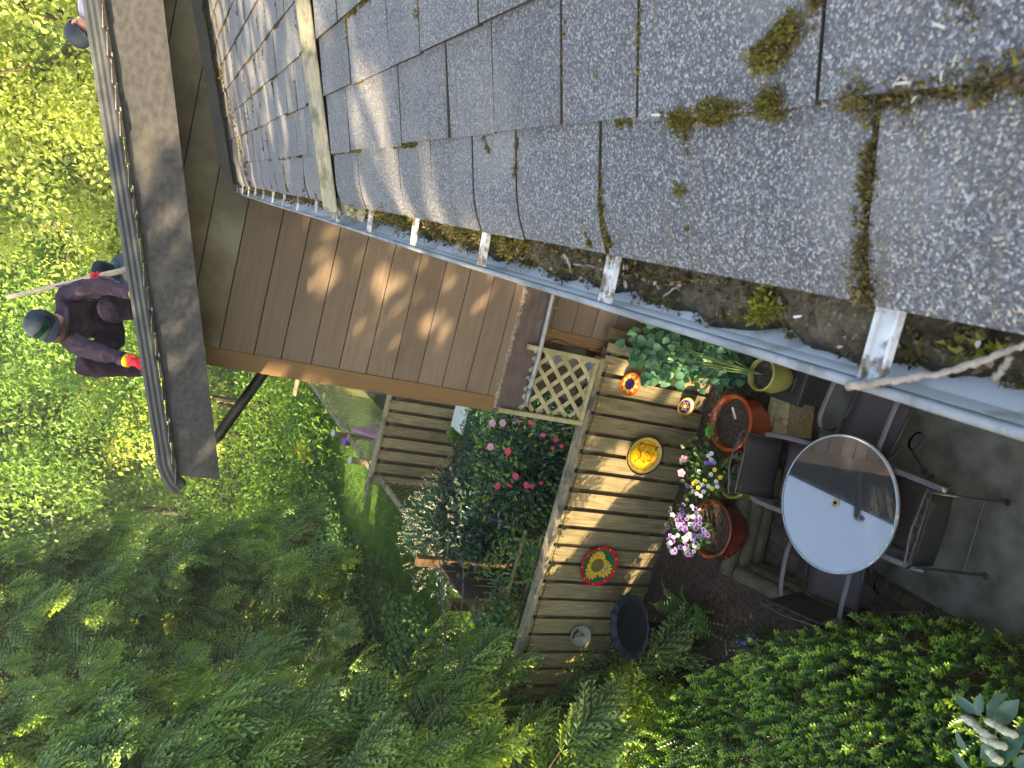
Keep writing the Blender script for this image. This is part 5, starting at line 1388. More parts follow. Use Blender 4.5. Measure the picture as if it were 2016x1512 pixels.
# ivy and fern ground cover on the bank beside the lawn
lf_ivy = leafmat('bank_leaf', (.035, .10, .03), (.10, .21, .06), .3, .4, .35)
lb = LB(); n = 60000
X = -7.1 - rng.random(n) ** 1.3 * 8 + rng.normal(size=n) * .18; Yy = rng.uniform(7, 27, n); X -= .5 * np.sin(Yy * .45) + .0
hm = .20 + .30 * (np.sin(X * 1.7 + .5) * np.sin(Yy * 1.1) * .5 + .5) + .02 * (-6.5 - X)
P = np.stack([X, Yy, np.array([gz(a, b) for a, b in zip(X, Yy)]) + hm * rng.random(n) ** .5 + .02], 1)
sz = rng.uniform(.06, .13, n)
lb.leaves(P, unit(rng.normal(size=(n, 3)) * [1, 1, .4] + [.2, -.2, .1]), unit(rng.normal(size=(n, 3)) * .5 + UP), sz, sz * .8, 0)
k = rng.choice(n, 260); Q = P[k] + [0, 0, .12]
o = lb.build('bank_ground_cover', [lf_ivy]); tag(o, 'ivy and fern ground cover on the bank beside the lawn', 'ground cover', kind='stuff')
# yellow flowers dotted in the bank
yel = leafmat('yellow_petal', (.65, .45, .01), (.75, .58, .03), .3)
fl_ = thing('flowering_plant', 'clump of yellow flowers on the bank beside the lawn', 'flowers', at(605, 885, Z=.6))
lb = LB(); n = 420; P, d_ = blob(n, (0, 0, .1), (.35, .5, .22), .2)
lb.leaves(P, rdir(n), unit(rng.normal(size=(n, 3)) * .5 + UP), .07, .06, 0); lb.leaves(P - [0, 0, .2], rdir(n), unit(rng.normal(size=(n, 3)) * .5 + UP), .1, .06, 1); lb.build('flowers', [yel, lf_ivy], fl_)
# lawn blades
lf_gr = leafmat('grass_blade', (.05, .13, .015), (.12, .22, .03), .35, .6, .15)
n = 60000; X = rng.uniform(-7.4, -4.32, n); Yy = 6.5 + 24 * rng.random(n) ** 1.5
P = np.stack([X, Yy, np.full(n, 0.0)], 1); P[:, 2] = [gz(a, b) + .01 for a, b in zip(X, Yy)]
lb = LB(); lb.leaves(P, unit(rng.normal(size=(n, 3)) * .45 + UP), rdir(n), rng.uniform(.05, .11, n), .012, 0, sh=(.2, .6, .9))
o = lb.build('grass', [lf_gr]); tag(o, 'short grass of the lawn strip', 'grass', kind='stuff')

# ---------------------------------------------------------------- leafy trees added outside the picture to throw the dappled shade
lf_s = leafmat('shade_leaf', (.03, .08, .015), (.07, .15, .02), .25)
def shade_tree(label, x, y, c, R_, ncl, per, ls, seed):
    tree(label, x, y, c[2] + R_[2] * .4, c, R_, ncl, per, ls, lf_s, .25, seed, group='unseen trees added for dappled shade', shell=.1)
shade_tree('unseen tree added for dappled shade, level with the near roof end', -8.5, -6.2, (0, 0, 7.5), (2.2, 3.2, 4.8), 150, 150, .26, 201)
shade_tree('unseen tree added for dappled shade, second along the row', -8.2, -.9, (0, 0, 5.5), (2.0, 2.3, 4.6), 70, 115, .24, 202)
shade_tree('unseen tree added for dappled shade, beside the nearest cedar', -8.4, 2.0, (0, 0, 6.2), (2.0, 2.4, 5.4), 28, 85, .24, 203)

# ---------------------------------------------------------------- shrubs behind the fence
def leafy(name, label, cat, c, r, n, L_, W, mats, split, z0=0.3, seed=0, stems=10, group=None, droop=-.1, fl=None):
    t = thing(name, label, cat, (c[0], c[1], z0), 0, group)
    rr = np.random.default_rng(seed); c0 = np.array([0, 0, c[2] - z0])
    ncl = max(12, n // 60); d = unit(rr.normal(size=(ncl, 3))); cc = c0 + d * np.array(r) * (.35 + .55 * rr.random((ncl, 1)))
    ci = rr.integers(0, ncl, n); dd = unit(rr.normal(size=(n, 3)))
    P = cc[ci] + dd * (np.mean(r) * .34 * rr.random((n, 1)) ** .6); P[:, 2] = np.maximum(P[:, 2], .03)
    out = unit(P - c0); D = unit(out * .8 + rr.normal(size=(n, 3)) * .6 + UP * droop); N = unit(UP * .9 + out * .5 + rr.normal(size=(n, 3)) * .4)
    s = rr.uniform(.7, 1.25, n); u = rr.random(n); hi = np.sum(out * UP, 1)
    lb = LB()
    new = (u < split) & (np.linalg.norm((P - c0) / np.array(r), axis=1) > .7)
    lb.leaves(P[~new], D[~new], N[~new], L_ * s[~new], W * s[~new], 0); lb.leaves(P[new], D[new], N[new], L_ * s[new] * .9, W * s[new] * .9, 1)
    lb.build('foliage', mats[:2], t)
    m_ = MB()
    for k in range(stems):
        e = Vector(cc[k % ncl].tolist()); m_.tube([(rr.normal() * .05, rr.normal() * .05, -.05), e * .5 + Vector((0, 0, -.08)), e], [.018, .012, .005], 6)
    m_.build('stems', twig_m, t)
    return t, c0, np.array(r), rr
cam_d = leafmat('camellia_leaf', (.018, .060, .020), (.045, .105, .032), .15, .18, .6); cam_n = leafmat('camellia_new', (.20, .30, .03), (.34, .40, .05), .4, .3, .5)
def at_y(px, py, Y): p = at(px, py, Y=Y); return (p.x, p.y, p.z)
t, c0, r_, rr = leafy('camellia_shrub', 'glossy camellia with red pink flowers behind the lattice and fence', 'flowering shrub', (-2.45, 8.45, .95), (1.1, .85, .8), 4600, .085, .045, [cam_d, cam_n], .35, .28, 5)
pink = leafmat('camellia_petal', (.68, .03, .10), (.80, .10, .20), .3, .4, .3); pinkl = leafmat('petal_light', (.72, .30, .48), (.80, .45, .60), .3)
gold = mk('stamen', (.75, .50, .05), None, rough=.7)
def bloom(name, p, face, R, n, mats, parent, off, center=True):
    face = unit(np.array(face)); a = np.cross(face, [0.3, .1, 1.0]); a = unit(a); b = np.cross(face, a)
    lb = LB(); ang = np.arange(n) * 2 * math.pi / n
    rad = np.cos(ang)[:, None] * a + np.sin(ang)[:, None] * b
    lb.leaves(np.array(p) + rad * R * .08, unit(rad + face * .35), np.tile(face, (n, 1)), R, R * .9, 0, fold=-.1, sh=(.35, .8, 1.0))
    if center: lb.leaves(np.array(p) + rad[:3] * .0 + face * R * .1, unit(rad[:3] * .6 + face), rad[:3], R * .35, R * .25, 1)
    o = lb.build(name, mats, parent); o.location = off; return o
for (px, py) in ((1020, 829), (1045, 832), (1070, 857), (1095, 866), (1106, 878), (1000, 890), (1015, 937), (980, 957), (1003, 955), (1037, 955), (1047, 957), (1065, 951), (1088, 882), (1001, 886)):
    Yb = 7.55 + .35 * rr.random(); q = at_y(px, py, Yb)
    bloom('flower', q, (rr.normal() * .6 + .1, -.8 + rr.normal() * .4, .8), .031 * rr.uniform(.8, 1.4), 5 + int(rr.integers(0, 2)), [pink, gold], t, -Vector(t.location))
for (px, py) in ((970, 833), (990, 833), (966, 880)):
    q = at_y(px, py, 8.0); bloom('flower', q, (.1, -.6, .8), .045, 6, [pinkl, gold], t, -Vector(t.location))
lau_d = leafmat('laurel_leaf', (.025, .065, .045), (.06, .125, .08), .18, .25, .5); cream = leafmat('cream_flower', (.26, .26, .19), (.36, .36, .28), .15)
t, c0, r_, rr = leafy('laurel_shrub', 'rounded dark laurel covered in cream flower spikes behind the fence', 'flowering shrub', (-4.05, 9.75, .85), (1.0, 1.05, .95), 5200, .10, .034, [lau_d, lau_d], .1, .0, 6)
lb = LB()
for k in range(80):
    d = unit(np.array([rr.normal() * .8 + .25, -.5 + rr.normal() * .5, .5 + abs(rr.normal())])); p = c0 + d * r_ * .98
    for q in range(16): lb.leaves([p + d * .006 * q * 1.2 + rr.normal(size=3) * .008], [rr.normal(size=3)], [rr.normal(size=3)], .02, .016, 0)
lb.build('flower_spikes', [cream], t)
blu = leafmat('bluegreen_leaf', (.035, .12, .075), (.09, .20, .12), .3, .4, .3)
leafy('bluebell_clump', 'blue green leafy ground plant between the camellia and the board fence', 'plant', (-3.0, 10.3, .5), (.9, 1.3, .5), 4200, .06, .03, [blu, lf_ivy], .2, .02, 7, 4)
leafy('fern_shrub', 'dark leafy plant in the shade between the laurel and the plate fence', 'plant', (-3.3, 7.9, .45), (.7, .7, .45), 1800, .06, .04, [lf_d, lf_ivy], .2, .02, 8, 4)
leafy('low_shrub', 'lush green plant at the foot of the house corner behind the lattice', 'plant', (-2.0, 9.9, .55), (.8, 1.0, .5), 3000, .06, .035, [blu, lf_g], .3, .02, 9, 4)
leafy('trailing_shrub', 'pale green plant growing over the lawn side rail by the laurel', 'plant', (-4.6, 10.2, .5), (.28, .8, .4), 1100, .05, .03, [lf_g, lf_y], .1, .0, 10, 6)
# strap leaved plant
t = thing('strap_leaf_plant', 'clump of long strap shaped leaves before the far board fence', 'plant', (-3.55, 9.0, .05)); lb = LB(); n = 60
for k in range(n):
    a = rng.uniform(0, 6.28); d = np.array([math.cos(a), math.sin(a), 1.3]); lb.leaves([np.array([.06 * math.cos(a), .06 * math.sin(a), 0])], [d], [np.array([math.cos(a), math.sin(a), -.6])], rng.uniform(.5, .8), .035, 0, curl_=.35, sh=(.3, .7, 1))
lb.build('leaves', [leafmat('strap_leaf', (.05, .15, .02), (.09, .22, .03), .4)], t)
# potted hydrangea by the far fence
q = at(893, 852, Z=.42); t = thing('hydrangea', 'small plant with one cream flower head beside the pale lidded box', 'plant', (q.x, q.y, .05)); lb = LB()
P, d = blob(260, (0, 0, .25), (.18, .18, .18), .2); lb.leaves(P, d, unit(d * .3 + UP), .10, .07, 0); P, d = blob(160, (-.02, -.05, .52), (.10, .10, .09), .7); lb.leaves(P, d, d, .035, .03, 1); lb.build('foliage', [lf_g, cream], t)

# ---------------------------------------------------------------- clipped hedge beside the patio
hd_d = leafmat('hedge_leaf', (.022, .078, .016), (.055, .15, .028), .25, .30, .5); hd_n = leafmat('hedge_new', (.13, .29, .022), (.30, .47, .05), .4, .3, .5)
hedge = thing('clipped_hedge', 'small leaved green hedge beside the patio in front of the cedar boughs', 'hedge', (-2.6, 2.6, .2)); hoff = np.array([-2.6, 2.6, .2])
def hedge_edge(y): return np.interp(y, [-1, 1.5, 2.3, 2.8, 3.5, 4.25, 4.75, 5.0], [-1.35, -1.38, -1.46, -1.48, -1.82, -2.45, -3.2, -3.6])
lb = LB(); tw = MB(); ns = 5600
yy_ = rng.uniform(-.6, 4.95, ns); ed = hedge_edge(yy_); dep = rng.random(ns) ** 1.1 * 2.6; xx_ = ed - dep
top = .98 + .14 * np.sin(xx_ * 2.7 + 1) * np.sin(yy_ * 2.1) + .10 * np.sin(xx_ * 7.1) * np.sin(yy_ * 6.3 + 2) + .16 * np.minimum(dep, 1) - .45 * np.exp(-dep / .10)
PP, DD, NN, SS, MM = [], [], [], [], []
for k in range(ns):
    tip = np.array([xx_[k], yy_[k], top[k] + rng.normal() * .075 + (rng.uniform(.06, .22) if rng.random() < .16 else 0)])
    if dep[k] < .25: tip[2] -= rng.random() ** 2 * .7
    d = unit(np.array([.30 * math.exp(-dep[k] / .3) + rng.normal() * .28, rng.normal() * .28 , 1.0]))
    L_ = rng.uniform(.16, .30); a = unit(np.cross(d, rng.normal(size=3))); b = np.cross(d, a)
    m = 13
    for q in range(m):
        u = q / (m - 1); p = tip - d * L_ * (1 - u); rot = q * 1.57
        for sg in (1, -1):
            o_ = (a * math.cos(rot) + b * math.sin(rot)) * sg
            PP.append(p); DD.append(o_ * .8 + d * .55); NN.append(d - o_ * .3); SS.append(rng.uniform(.021, .037) * (1 if u < .85 else .75)); MM.append(1 if u > rng.uniform(.45, .95) else 0)
    if k % 5 == 0: tw.tube([tuple(tip - d * .02 - hoff), tuple(tip - d * L_ * 1.4 - hoff), (tip[0] - hoff[0] - d[0] * .6, tip[1] - hoff[1], tip[2] - .6 - hoff[2])], [.0015, .003, .005], 4, cap=False)
PP = np.array(PP) - hoff; DD = np.array(DD); NN = np.array(NN); SS = np.array(SS); MM = np.array(MM)
for i in (0, 1): lb.leaves(PP[MM == i], DD[MM == i], NN[MM == i], SS[MM == i], SS[MM == i] * .62, i)
lb.build('foliage', [hd_d, hd_n], hedge); tw.build('twigs', mk('hedge_twig', (.22, .17, .10), (.32, .26, .17), 20, rough=.9), hedge)
# dark inner core of old wood and shaded leaves
lb = LB(); n = 16000; y2 = rng.uniform(-.6, 4.9, n); x2 = hedge_edge(y2) - .12 - rng.random(n) * 2.5; z2 = rng.uniform(.25, .80, n)
s2 = rng.uniform(.03, .05, n); lb.leaves(np.stack([x2, y2, z2], 1) - hoff, rdir(n), rdir(n), s2, s2 * .6, 0); lb.build('inner_foliage', [hd_d], hedge)
# tall laurel whose flowering top reaches into the corner
q = at(1985, 1475, Z=3.05); lt = thing('laurel_bush', 'tall laurel with broad grey green leaves and cream flower spikes in the near corner', 'shrub', (q.x - .15, q.y, .0)); loff2 = -Vector(lt.location)
lau_b = leafmat('laurel_broad', (.055, .125, .075), (.085, .165, .10), .2, .28, .5); spike = mk('laurel_spike', (.42, .43, .29), (.58, .58, .42), 160, rough=.9, bump=1.0, bdist=.006)
lb = LB()
def lleaf(px, py, tx, ty, z, W=.055, dz=0.02):
    a = np.array(at(px, py, Z=z)); b = np.array(at(tx, ty, Z=z + dz)); d = b - a; lb.leaves([a], [d], [np.array([0, 0, 1.0]) + rng.normal(size=3) * .15], np.linalg.norm(d), W * np.linalg.norm(d) / .14, 0, fold=.14, curl_=.08, sh=(.35, .72, 1.05))
for f in ((1955, 1430, 1902, 1390), (1952, 1432, 1955, 1387), (1968, 1440, 2004, 1385), (1985, 1450, 2030, 1400), (1930, 1505, 1906, 1460), (1955, 1515, 2000, 1480), (1970, 1530, 2040, 1470), (1935, 1540, 1900, 1500), (1990, 1560, 1930, 1590), (2020, 1500, 2080, 1440), (2020, 1530, 2090, 1520), (1960, 1560, 1980, 1620)):
    lleaf(*[v - (26, 22)[i % 2] for i, v in enumerate(f)], 3.05 + rng.normal() * .03)
lb.build('leaves', [lau_b], lt).location = loff2
for (a, b) in (((1990, 1480), (1916, 1432)), ((2010, 1492), (1955, 1476)), ((2030, 1470), (1962, 1440)), ((2000, 1520), (1965, 1500))):
    p0, p1 = at(a[0] - 26, a[1] - 22, Z=3.08), at(b[0] - 26, b[1] - 22, Z=3.12); m_ = MB(); n = 12
    m_.tube([p0 + (p1 - p0) * i / n + Vector((0, 0, .012 * math.sin(i * .5))) for i in range(n + 1)], [.006] + [.013 * (1 + .15 * math.sin(i * 2.2)) for i in range(1, n)] + [.005], 10); o = m_.build('flower_spike', spike, lt, smooth=True); o.location = loff2
m_ = MB(); e = at(1985, 1475, Z=3.03) - Vector(lt.location); m_.tube([(0, 0, 0), (.02, .03, 1.5), tuple(e)], [.03, .022, .008], 8); m_.build('stem', twig_m, lt)

# ---------------------------------------------------------------- pot plants
lf_pot = leafmat('ivy_leaf', (.035, .13, .075), (.11, .25, .13), .25, .3, .45, c3=(.26, .33, .13))
iv = thing('climbing_ivy', 'tall climbing ivy growing from the lime green pot against the fence', 'climbing plant', (potI.location.x, potI.location.y, .70)); ioff = np.array(iv.location)
lb = LB(); m_ = MB()
outline = [(1485, 735), (1440, 725), (1400, 700), (1370, 720), (1330, 690), (1300, 700), (1290, 720), (1265, 690), (1300, 672), (1350, 690), (1410, 690), (1380, 712), (1320, 712), (1425, 725), (1455, 720), (1345, 710), (1450, 735), (1270, 670), (1275, 660)]
for k, (px, py) in enumerate(outline):
    Yk = 5.75 + .32 * rng.random(); e = np.array(at(px, py, Y=Yk)); m = 46 if k < 17 else 16
    P = e + rng.normal(size=(m, 3)) * [.10, .09, .10]
    D = unit(rng.normal(size=(m, 3)) * .6 + [0, -.35, -.55]); N = unit(rng.normal(size=(m, 3)) * .35 + [0.05, -.75, .75]); s = rng.uniform(.065, .105, m)
    lb.leaves(P - ioff, D, N, s, s * .9, 0, sh=(.22, .6, 1.1))
    m_.tube(spline([(0, 0, .0), tuple((e - ioff) * .5 + np.array([0, 0, .05])), tuple(e - ioff)], 5), .004, 5)
lb.build('foliage', [lf_pot], iv); m_.build('stems', stem_g, iv)
def potplant(pot_, name, label, cat, spots, leafn, leafL, lmat, Zs=.78, spread=.05):
    t = thing(name, label, cat, (pot_.location.x, pot_.location.y, pot_.location.z + .28)); off = np.array(t.location); lb = LB(); m_ = MB()
    for (px, py) in spots:
        e = np.array(at(px, py, Z=Zs + rng.normal() * .03)); P = e + rng.normal(size=(leafn, 3)) * spread - [0, 0, .05]
        s = leafL * rng.uniform(.7, 1.2, leafn)
        lb.leaves(P - off, unit(rng.normal(size=(leafn, 3)) + [0, 0, .1]), unit(rng.normal(size=(leafn, 3)) * .4 + UP), s, s * .85, 0)
        m_.tube([(0, 0, 0), tuple((e - off) * .6 + np.array([0, 0, .04])), tuple(e - off)], .004, 5)
    lb.build('foliage', [lmat], t); m_.build('stems', stem_g, t); return t, -Vector(t.location)
ger = leafmat('geranium_leaf', (.025, .085, .020), (.06, .15, .03), .25, .5); vio = leafmat('violet_petal', (.16, .09, .50), (.26, .15, .60), .25); whi = leafmat('white_petal', (.46, .44, .54), (.58, .56, .62), .25)
yelp = leafmat('pansy_yellow', (.75, .50, .02), (.80, .62, .06), .25); mag = leafmat('petunia_magenta', (.16, .02, .24), (.24, .04, .32), .25); lil = leafmat('petunia_lilac', (.30, .24, .52), (.42, .35, .62), .25)
t, off = potplant(potG, 'pansy_plant', 'bushy pansies with yellow, white and violet flowers in the olive pot', 'flowers',
                  [(1350, 905), (1365, 890), (1385, 885), (1375, 905), (1395, 900), (1405, 915), (1385, 925), (1365, 930), (1400, 940), (1380, 950), (1370, 965), (1360, 945), (1410, 925), (1395, 960)], 26, .05, ger)
for (px, py, c_) in ((1407, 925, 0), (1400, 934, 1), (1388, 945, 0), (1410, 948, 1), (1395, 957, 2), (1385, 968, 2), (1375, 960, 0), (1402, 962, 0), (1418, 940, 0), (1372, 972, 2), (1380, 976, 2), (1365, 968, 2), (1398, 912, 3), (1405, 911, 3), (1390, 911, 3), (1395, 897, 2), (1401, 893, 2), (1400, 905, 2), (1377, 928, 2), (1346, 904, 4), (1342, 931, 4), (1370, 948, 0), (1366, 952, 0), (1355, 958, 3), (1412, 958, 1), (1383, 955, 2)):
    q = np.array(at(px, py, Z=.84)); bloom('flower', q, (rng.normal() * .3 + .05, -.5, .9), .022 if c_ != 4 else .04, 5, [[yelp, whi, whi, vio, pinkl][c_], yelp], t, off)
t, off = potplant(potB, 'petunia_plant', 'striped purple and white petunias spilling from the rusty red pot', 'flowers',
                  [(1335, 1010), (1350, 1000), (1365, 1010), (1375, 1025), (1385, 1045), (1375, 1065), (1360, 1075), (1345, 1085), (1335, 1060), (1325, 1040), (1320, 1025), (1350, 1040), (1365, 1045)], 16, .045, ger, .80, .04)
for k in range(95):
    px, py = rng.uniform(1314, 1394), rng.uniform(992, 1096)
    if (px - 1352) ** 2 / 42 ** 2 + (py - 1045) ** 2 / 56 ** 2 > 1.05 or (px > 1378 and py < 1018): continue
    q = np.array(at(px, py, Z=.86 + rng.normal() * .02)); f_ = (rng.normal() * .35, -.5 + rng.normal() * .2, .9); big = rng.random() < .6
    bloom('flower', q, f_, .025 * rng.uniform(.8, 1.1), 5, [lil if big else whi, mag], t, off)
    if big: bloom('flower_throat', q + unit(np.array(f_)) * .004, f_, .014, 5, [mag, mag], t, off, False)
# ivy sprig in the bare orange pot
t = thing('ivy_sprig', 'small fresh ivy sprig at the rim of the large orange pot', 'plant', tuple(at(1402, 848, Z=.70))); lb = LB()
for k in range(7):
    a = k * .9; lb.leaves([np.array([.015 * math.cos(a), .015 * math.sin(a), .012 * k * .5])], [[math.cos(a), math.sin(a), .25]], [[-.2 * math.cos(a), -.2 * math.sin(a), 1]], .075, .06, 0, sh=(.2, .55, 1.1))
lb.build('foliage', [leafmat('ivy_fresh', (.06, .22, .03), (.10, .28, .05), .35)], t)
# fern beside the bird bath
fern_m = leafmat('fern_frond', (.05, .15, .025), (.10, .23, .04), .35, .5)
ft = thing('fern', 'green fern with arching fronds in front of the bird bath', 'fern', tuple(at(1372, 1205, Z=.33))); foff = np.array(ft.location); lb = LB(); m_ = MB()
for (px, py, zt) in ((1302, 1140, .75), (1275, 1185, .78), (1310, 1215, .55), (1440, 1235, .55), (1448, 1270, .50), (1400, 1250, .45), (1345, 1150, .60), (1330, 1245, .5), (1410, 1205, .55)):
    e = np.array(at(px, py, Z=zt)) - foff; n = 17; pts = []
    for i in range(n + 1):
        u = i / n; pts.append(e * u + np.array([0, 0, .22 * math.sin(u * math.pi) * np.linalg.norm(e)]))
    m_.tube([tuple(p) for p in pts[::3]], .003, 5)
    for i in range(2, n):
        d = unit(pts[i + 1] - pts[i]); sd = unit(np.cross(d, UP)); Lp = .14 * math.sin(min(1, (i / n) * 1.25 + .12) * math.pi) ** .7 * np.linalg.norm(e) * 1.1 + .012
        for s in (-1, 1):
            for w_ in np.linspace(.12, .92, 7):
                pass
            lb.leaves([pts[i]], [sd * s + d * .35], [np.cross(sd, d) * -1.0], Lp, .014, 0, fold=.1, sh=(.25, .7, 1))
            nb_ = 5
            for w_ in range(1, nb_ + 1):
                pp = pts[i] + unit(sd * s + d * .35) * Lp * w_ / (nb_ + 1)
                lb.leaves([pp, pp], [d * .9 + sd * s * .4, -d * .7 + sd * s * .5], [UP, UP], Lp * .22 * (1.1 - w_ / (nb_ + 1)), Lp * .11, 0)
lb.build('fronds', [fern_m], ft); m_.build('stems', stem_g, ft)
# small blue flowers and low greenery by the hedge
t = thing('bluebell_clump', 'small blue flowered clump between the fern and the hedge', 'flowers', tuple(at(1470, 1262, Z=.32))); o_ = np.array(t.location); lb = LB()
for (px, py) in ((1485, 1252), (1460, 1264), (1442, 1335), (1475, 1258), (1466, 1270)):
    e = np.array(at(px, py, Z=.48)) - o_; lb.leaves(e + rng.normal(size=(26, 3)) * .022, rdir(26), rdir(26), .022, .016, 1); lb.leaves(e + rng.normal(size=(40, 3)) * .05 - [0, 0, .1], unit(rng.normal(size=(40, 3)) + UP), rdir(40), .07, .02, 0)
lb.build('foliage', [lf_d, leafmat('blue_petal', (.20, .22, .55), (.34, .36, .66), .2)], t)
# yellow-green young shrub beside the hedge
leafy('box_shrub', 'small yellow green shrub squeezed between the cedar boughs and the hedge', 'shrub', (-3.75, 5.2, .75), (.38, .40, .5), 2600, .026, .017, [hd_n, lf_y], .5, .25, 15, 8)
# clematis on a rough trellis behind the fence
tr = thing('cane_trellis', 'rough cane trellis leaning behind the fence, carrying a climber', 'trellis', tuple(at(1000, 1180, Y=6.75))); toff = -Vector(tr.location); cane = mk('cane', (.20, .15, .08), (.29, .23, .13), 20, rough=.8)
for (a, b) in (((1035, 1045), (970, 1270)), ((1068, 1058), (1010, 1262))):
    m_ = MB(); p0, p1 = at(*a, Y=6.62), at(*b, Y=6.62); m_.beam(p0, p1, .028, .028); o = m_.build('upright', cane, tr); o.location = toff
for (a, b) in (((1005, 1098), (1055, 1105)), ((968, 1142), (1045, 1148)), ((945, 1180), (1030, 1190)), ((1012, 1060), (1062, 1068))):
    m_ = MB(); p0, p1 = at(*a, Y=6.65), at(*b, Y=6.65); m_.beam(p0, p1, .022, .022); o = m_.build('crossbar', cane, tr); o.location = toff
clem = leafmat('clematis_leaf', (.07, .15, .03), (.15, .25, .05), .4, .4); clem2 = leafmat('clematis_dark', (.03, .10, .05), (.06, .15, .07), .3, .35)
cl = thing('clematis', 'clematis with narrow pale leaves climbing the cane trellis at the fence', 'climbing plant', tuple(at(1000, 1200, Y=6.6))); coff = np.array(cl.location); lb = LB(); m_ = MB()
for k in range(60):
    px = rng.uniform(940, 1075); py = rng.uniform(1085, 1375)
    if px > 1085 - (py - 1085) * .25 + 20 or px < 925 + max(0, 1130 - py) * .8: continue
    Yk = rng.uniform(6.35, 6.8); e = np.array(at(px, py, Y=Yk)); m = 22; P = e + rng.normal(size=(m, 3)) * .075; hi = rng.random() < .62
    lb.leaves(P - coff, unit(rng.normal(size=(m, 3)) + [0, -.3, -.3]), unit(rng.normal(size=(m, 3)) * .5 + [0, -.5, 1]), rng.uniform(.05, .10, m), rng.uniform(.018, .028, m) if hi else rng.uniform(.03, .045, m), 0 if hi else 1)
    if k % 3 == 0: m_.tube(spline([tuple(e - coff), tuple((e - coff) * .5 + np.array([0, .05, -.05])), (0, .05, -.35)], 4), .003, 5)
lb.build('foliage', [clem, clem2], cl); m_.build('stems', twig_m, cl)
# bare arching stems in front of the dark gate
bs = thing('bare_shrub', 'bare grey branching stems arching in front of the dark gate', 'shrub', tuple(at(930, 1330, Y=6.9))); bo = -Vector(bs.location); m_ = MB()
for pts in (((880, 1300), (870, 1150), (862, 1090), (845, 1045)), ((985, 1340), (930, 1210), (890, 1150), (855, 1118)), ((960, 1330), (900, 1200), (850, 1165), (800, 1125)), ((868, 1120), (880, 1090), (884, 1052)), ((905, 1250), (912, 1150), (908, 1100), (895, 1085)), ((905, 1245), (960, 1180), (975, 1165)), ((870, 1330), (875, 1260), (870, 1200), (868, 1120))):
    m_.tube(spline([at(*q, Y=7.2 + .15 * i) for i, q in enumerate(pts)], 5), .007, 5)
m_.build('stems', mk('bare_stem', (.12, .09, .08), (.2, .16, .14), 20, rough=.9), bs).location = bo
# ================================================================== MOSS, GUTTER DIRT, TWIGS
moss_m = leafmat('moss', (.075, .070, .016), (.21, .185, .035), .2, .9, .05, c3=(.13, .075, .04))
moss_d = leafmat('moss_brown', (.065, .050, .026), (.16, .125, .065), .15, .95, .05, c3=(.20, .16, .06))
class Tri:
    def __init__(s): s.P = []; s.S = []; s.M = []; s.U = []
    def clump(s, p, r, n, size, mi, up=(0, 0, 1), flat=.6):
        d = rng.normal(size=(n, 3)); d /= np.linalg.norm(d, axis=1, keepdims=True); d *= rng.random((n, 1)) ** .5
        up = np.array(up); n = n; q = np.array(p) + d * r * np.array([1, 1, 1]); q += up * (r * flat * .4)
        s.P.append(q); s.U.append(d + up * .5 + rng.normal(size=(n, 3)) * .4); s.S.append(size * rng.uniform(.6, 1.5, n)); s.M.append(np.full(n, mi) if np.isscalar(mi) else rng.choice(mi, n))
    def build(s, name, mats, label, cat, w=.45):
        P = np.concatenate(s.P); U = unit(np.concatenate(s.U)); S = np.concatenate(s.S)[:, None]; M = np.concatenate(s.M)
        a = unit(np.cross(U, rng.normal(size=P.shape)))
        V = np.stack([P - a * S * w, P + a * S * w, P + U * S * 1.25 + a * S * rng.normal(size=(len(P), 1)) * .2], 1).reshape(-1, 3)
        F = np.arange(len(P) * 3).reshape(-1, 3); o = np_mesh(name, V, F, mats, None, M); return tag(o, label, cat, kind='stuff')
NRM = np.array([-RS * CR, 0, CR])
# moss in the slots and along the butt edges
mo = Tri()
def run(a, b, w, dens_, size, mi, wob=.004, fade=None):
    a, b = np.array(a), np.array(b); L_ = np.linalg.norm(b - a); n = max(2, int(L_ * dens_))
    for k in range(n):
        u = rng.random(); 
        if fade is not None and rng.random() > fade(u): continue
        q_ = .35 + .65 * (.5 + .5 * math.sin(u * L_ * 95 + a[1] * 40)) * (.6 + .4 * math.sin(u * L_ * 41 + a[0] * 70))
        p = a + (b - a) * u + rng.normal(size=3) * wob * q_; mo.clump(p, w * q_ * rng.uniform(.5, 1.25), 30, size * .52, mi, NRM)
def prun(pts, w, dens_, size, mi, wob=.004):
    q = [np.array(roof_at(*p)) + NRM * .006 for p in pts]
    for a, b in zip(q[:-1], q[1:]): run(a, b, w, dens_, size, mi, wob)
BM = [1, 1, 1, 0]; GM = [0, 0, 1]
prun([(1742, 215), (1738, 260), (1730, 305)], .010, 320, .0045, BM); prun([(1733, 295), (1732, 345)], .020, 600, .006, BM); prun([(1728, 345), (1722, 470), (1716, 560), (1712, 590)], .018, 560, .006, BM, .005)
prun([(1690, 195), (1745, 188), (1830, 180), (1930, 165), (2016, 140), (2080, 130)], .017, 760, .0062, BM, .006)
prun([(1345, 232), (1400, 222), (1480, 208), (1560, 198)], .012, 5110, .0040, GM, .004); prun([(1330, 225), (1370, 235), (1365, 268)], .009, 560, .006, GM, .005); prun([(1562, 196), (1690, 186)], .004, 260, .004, BM, .002)
prun([(1365, 270), (1364, 300)], .005, 260, .0045, GM); prun([(1360, 365), (1362, 405)], .008, 520, .0055, GM); prun([(1364, 405), (1368, 450)], .003, 120, .004, GM)
prun([(1200, 345), (1198, 400), (1203, 450), (1212, 485)], .007, 480, .005, GM, .003); prun([(1157, 320), (1155, 400), (1163, 450), (1172, 485)], .005, 420, .0046, GM, .003)
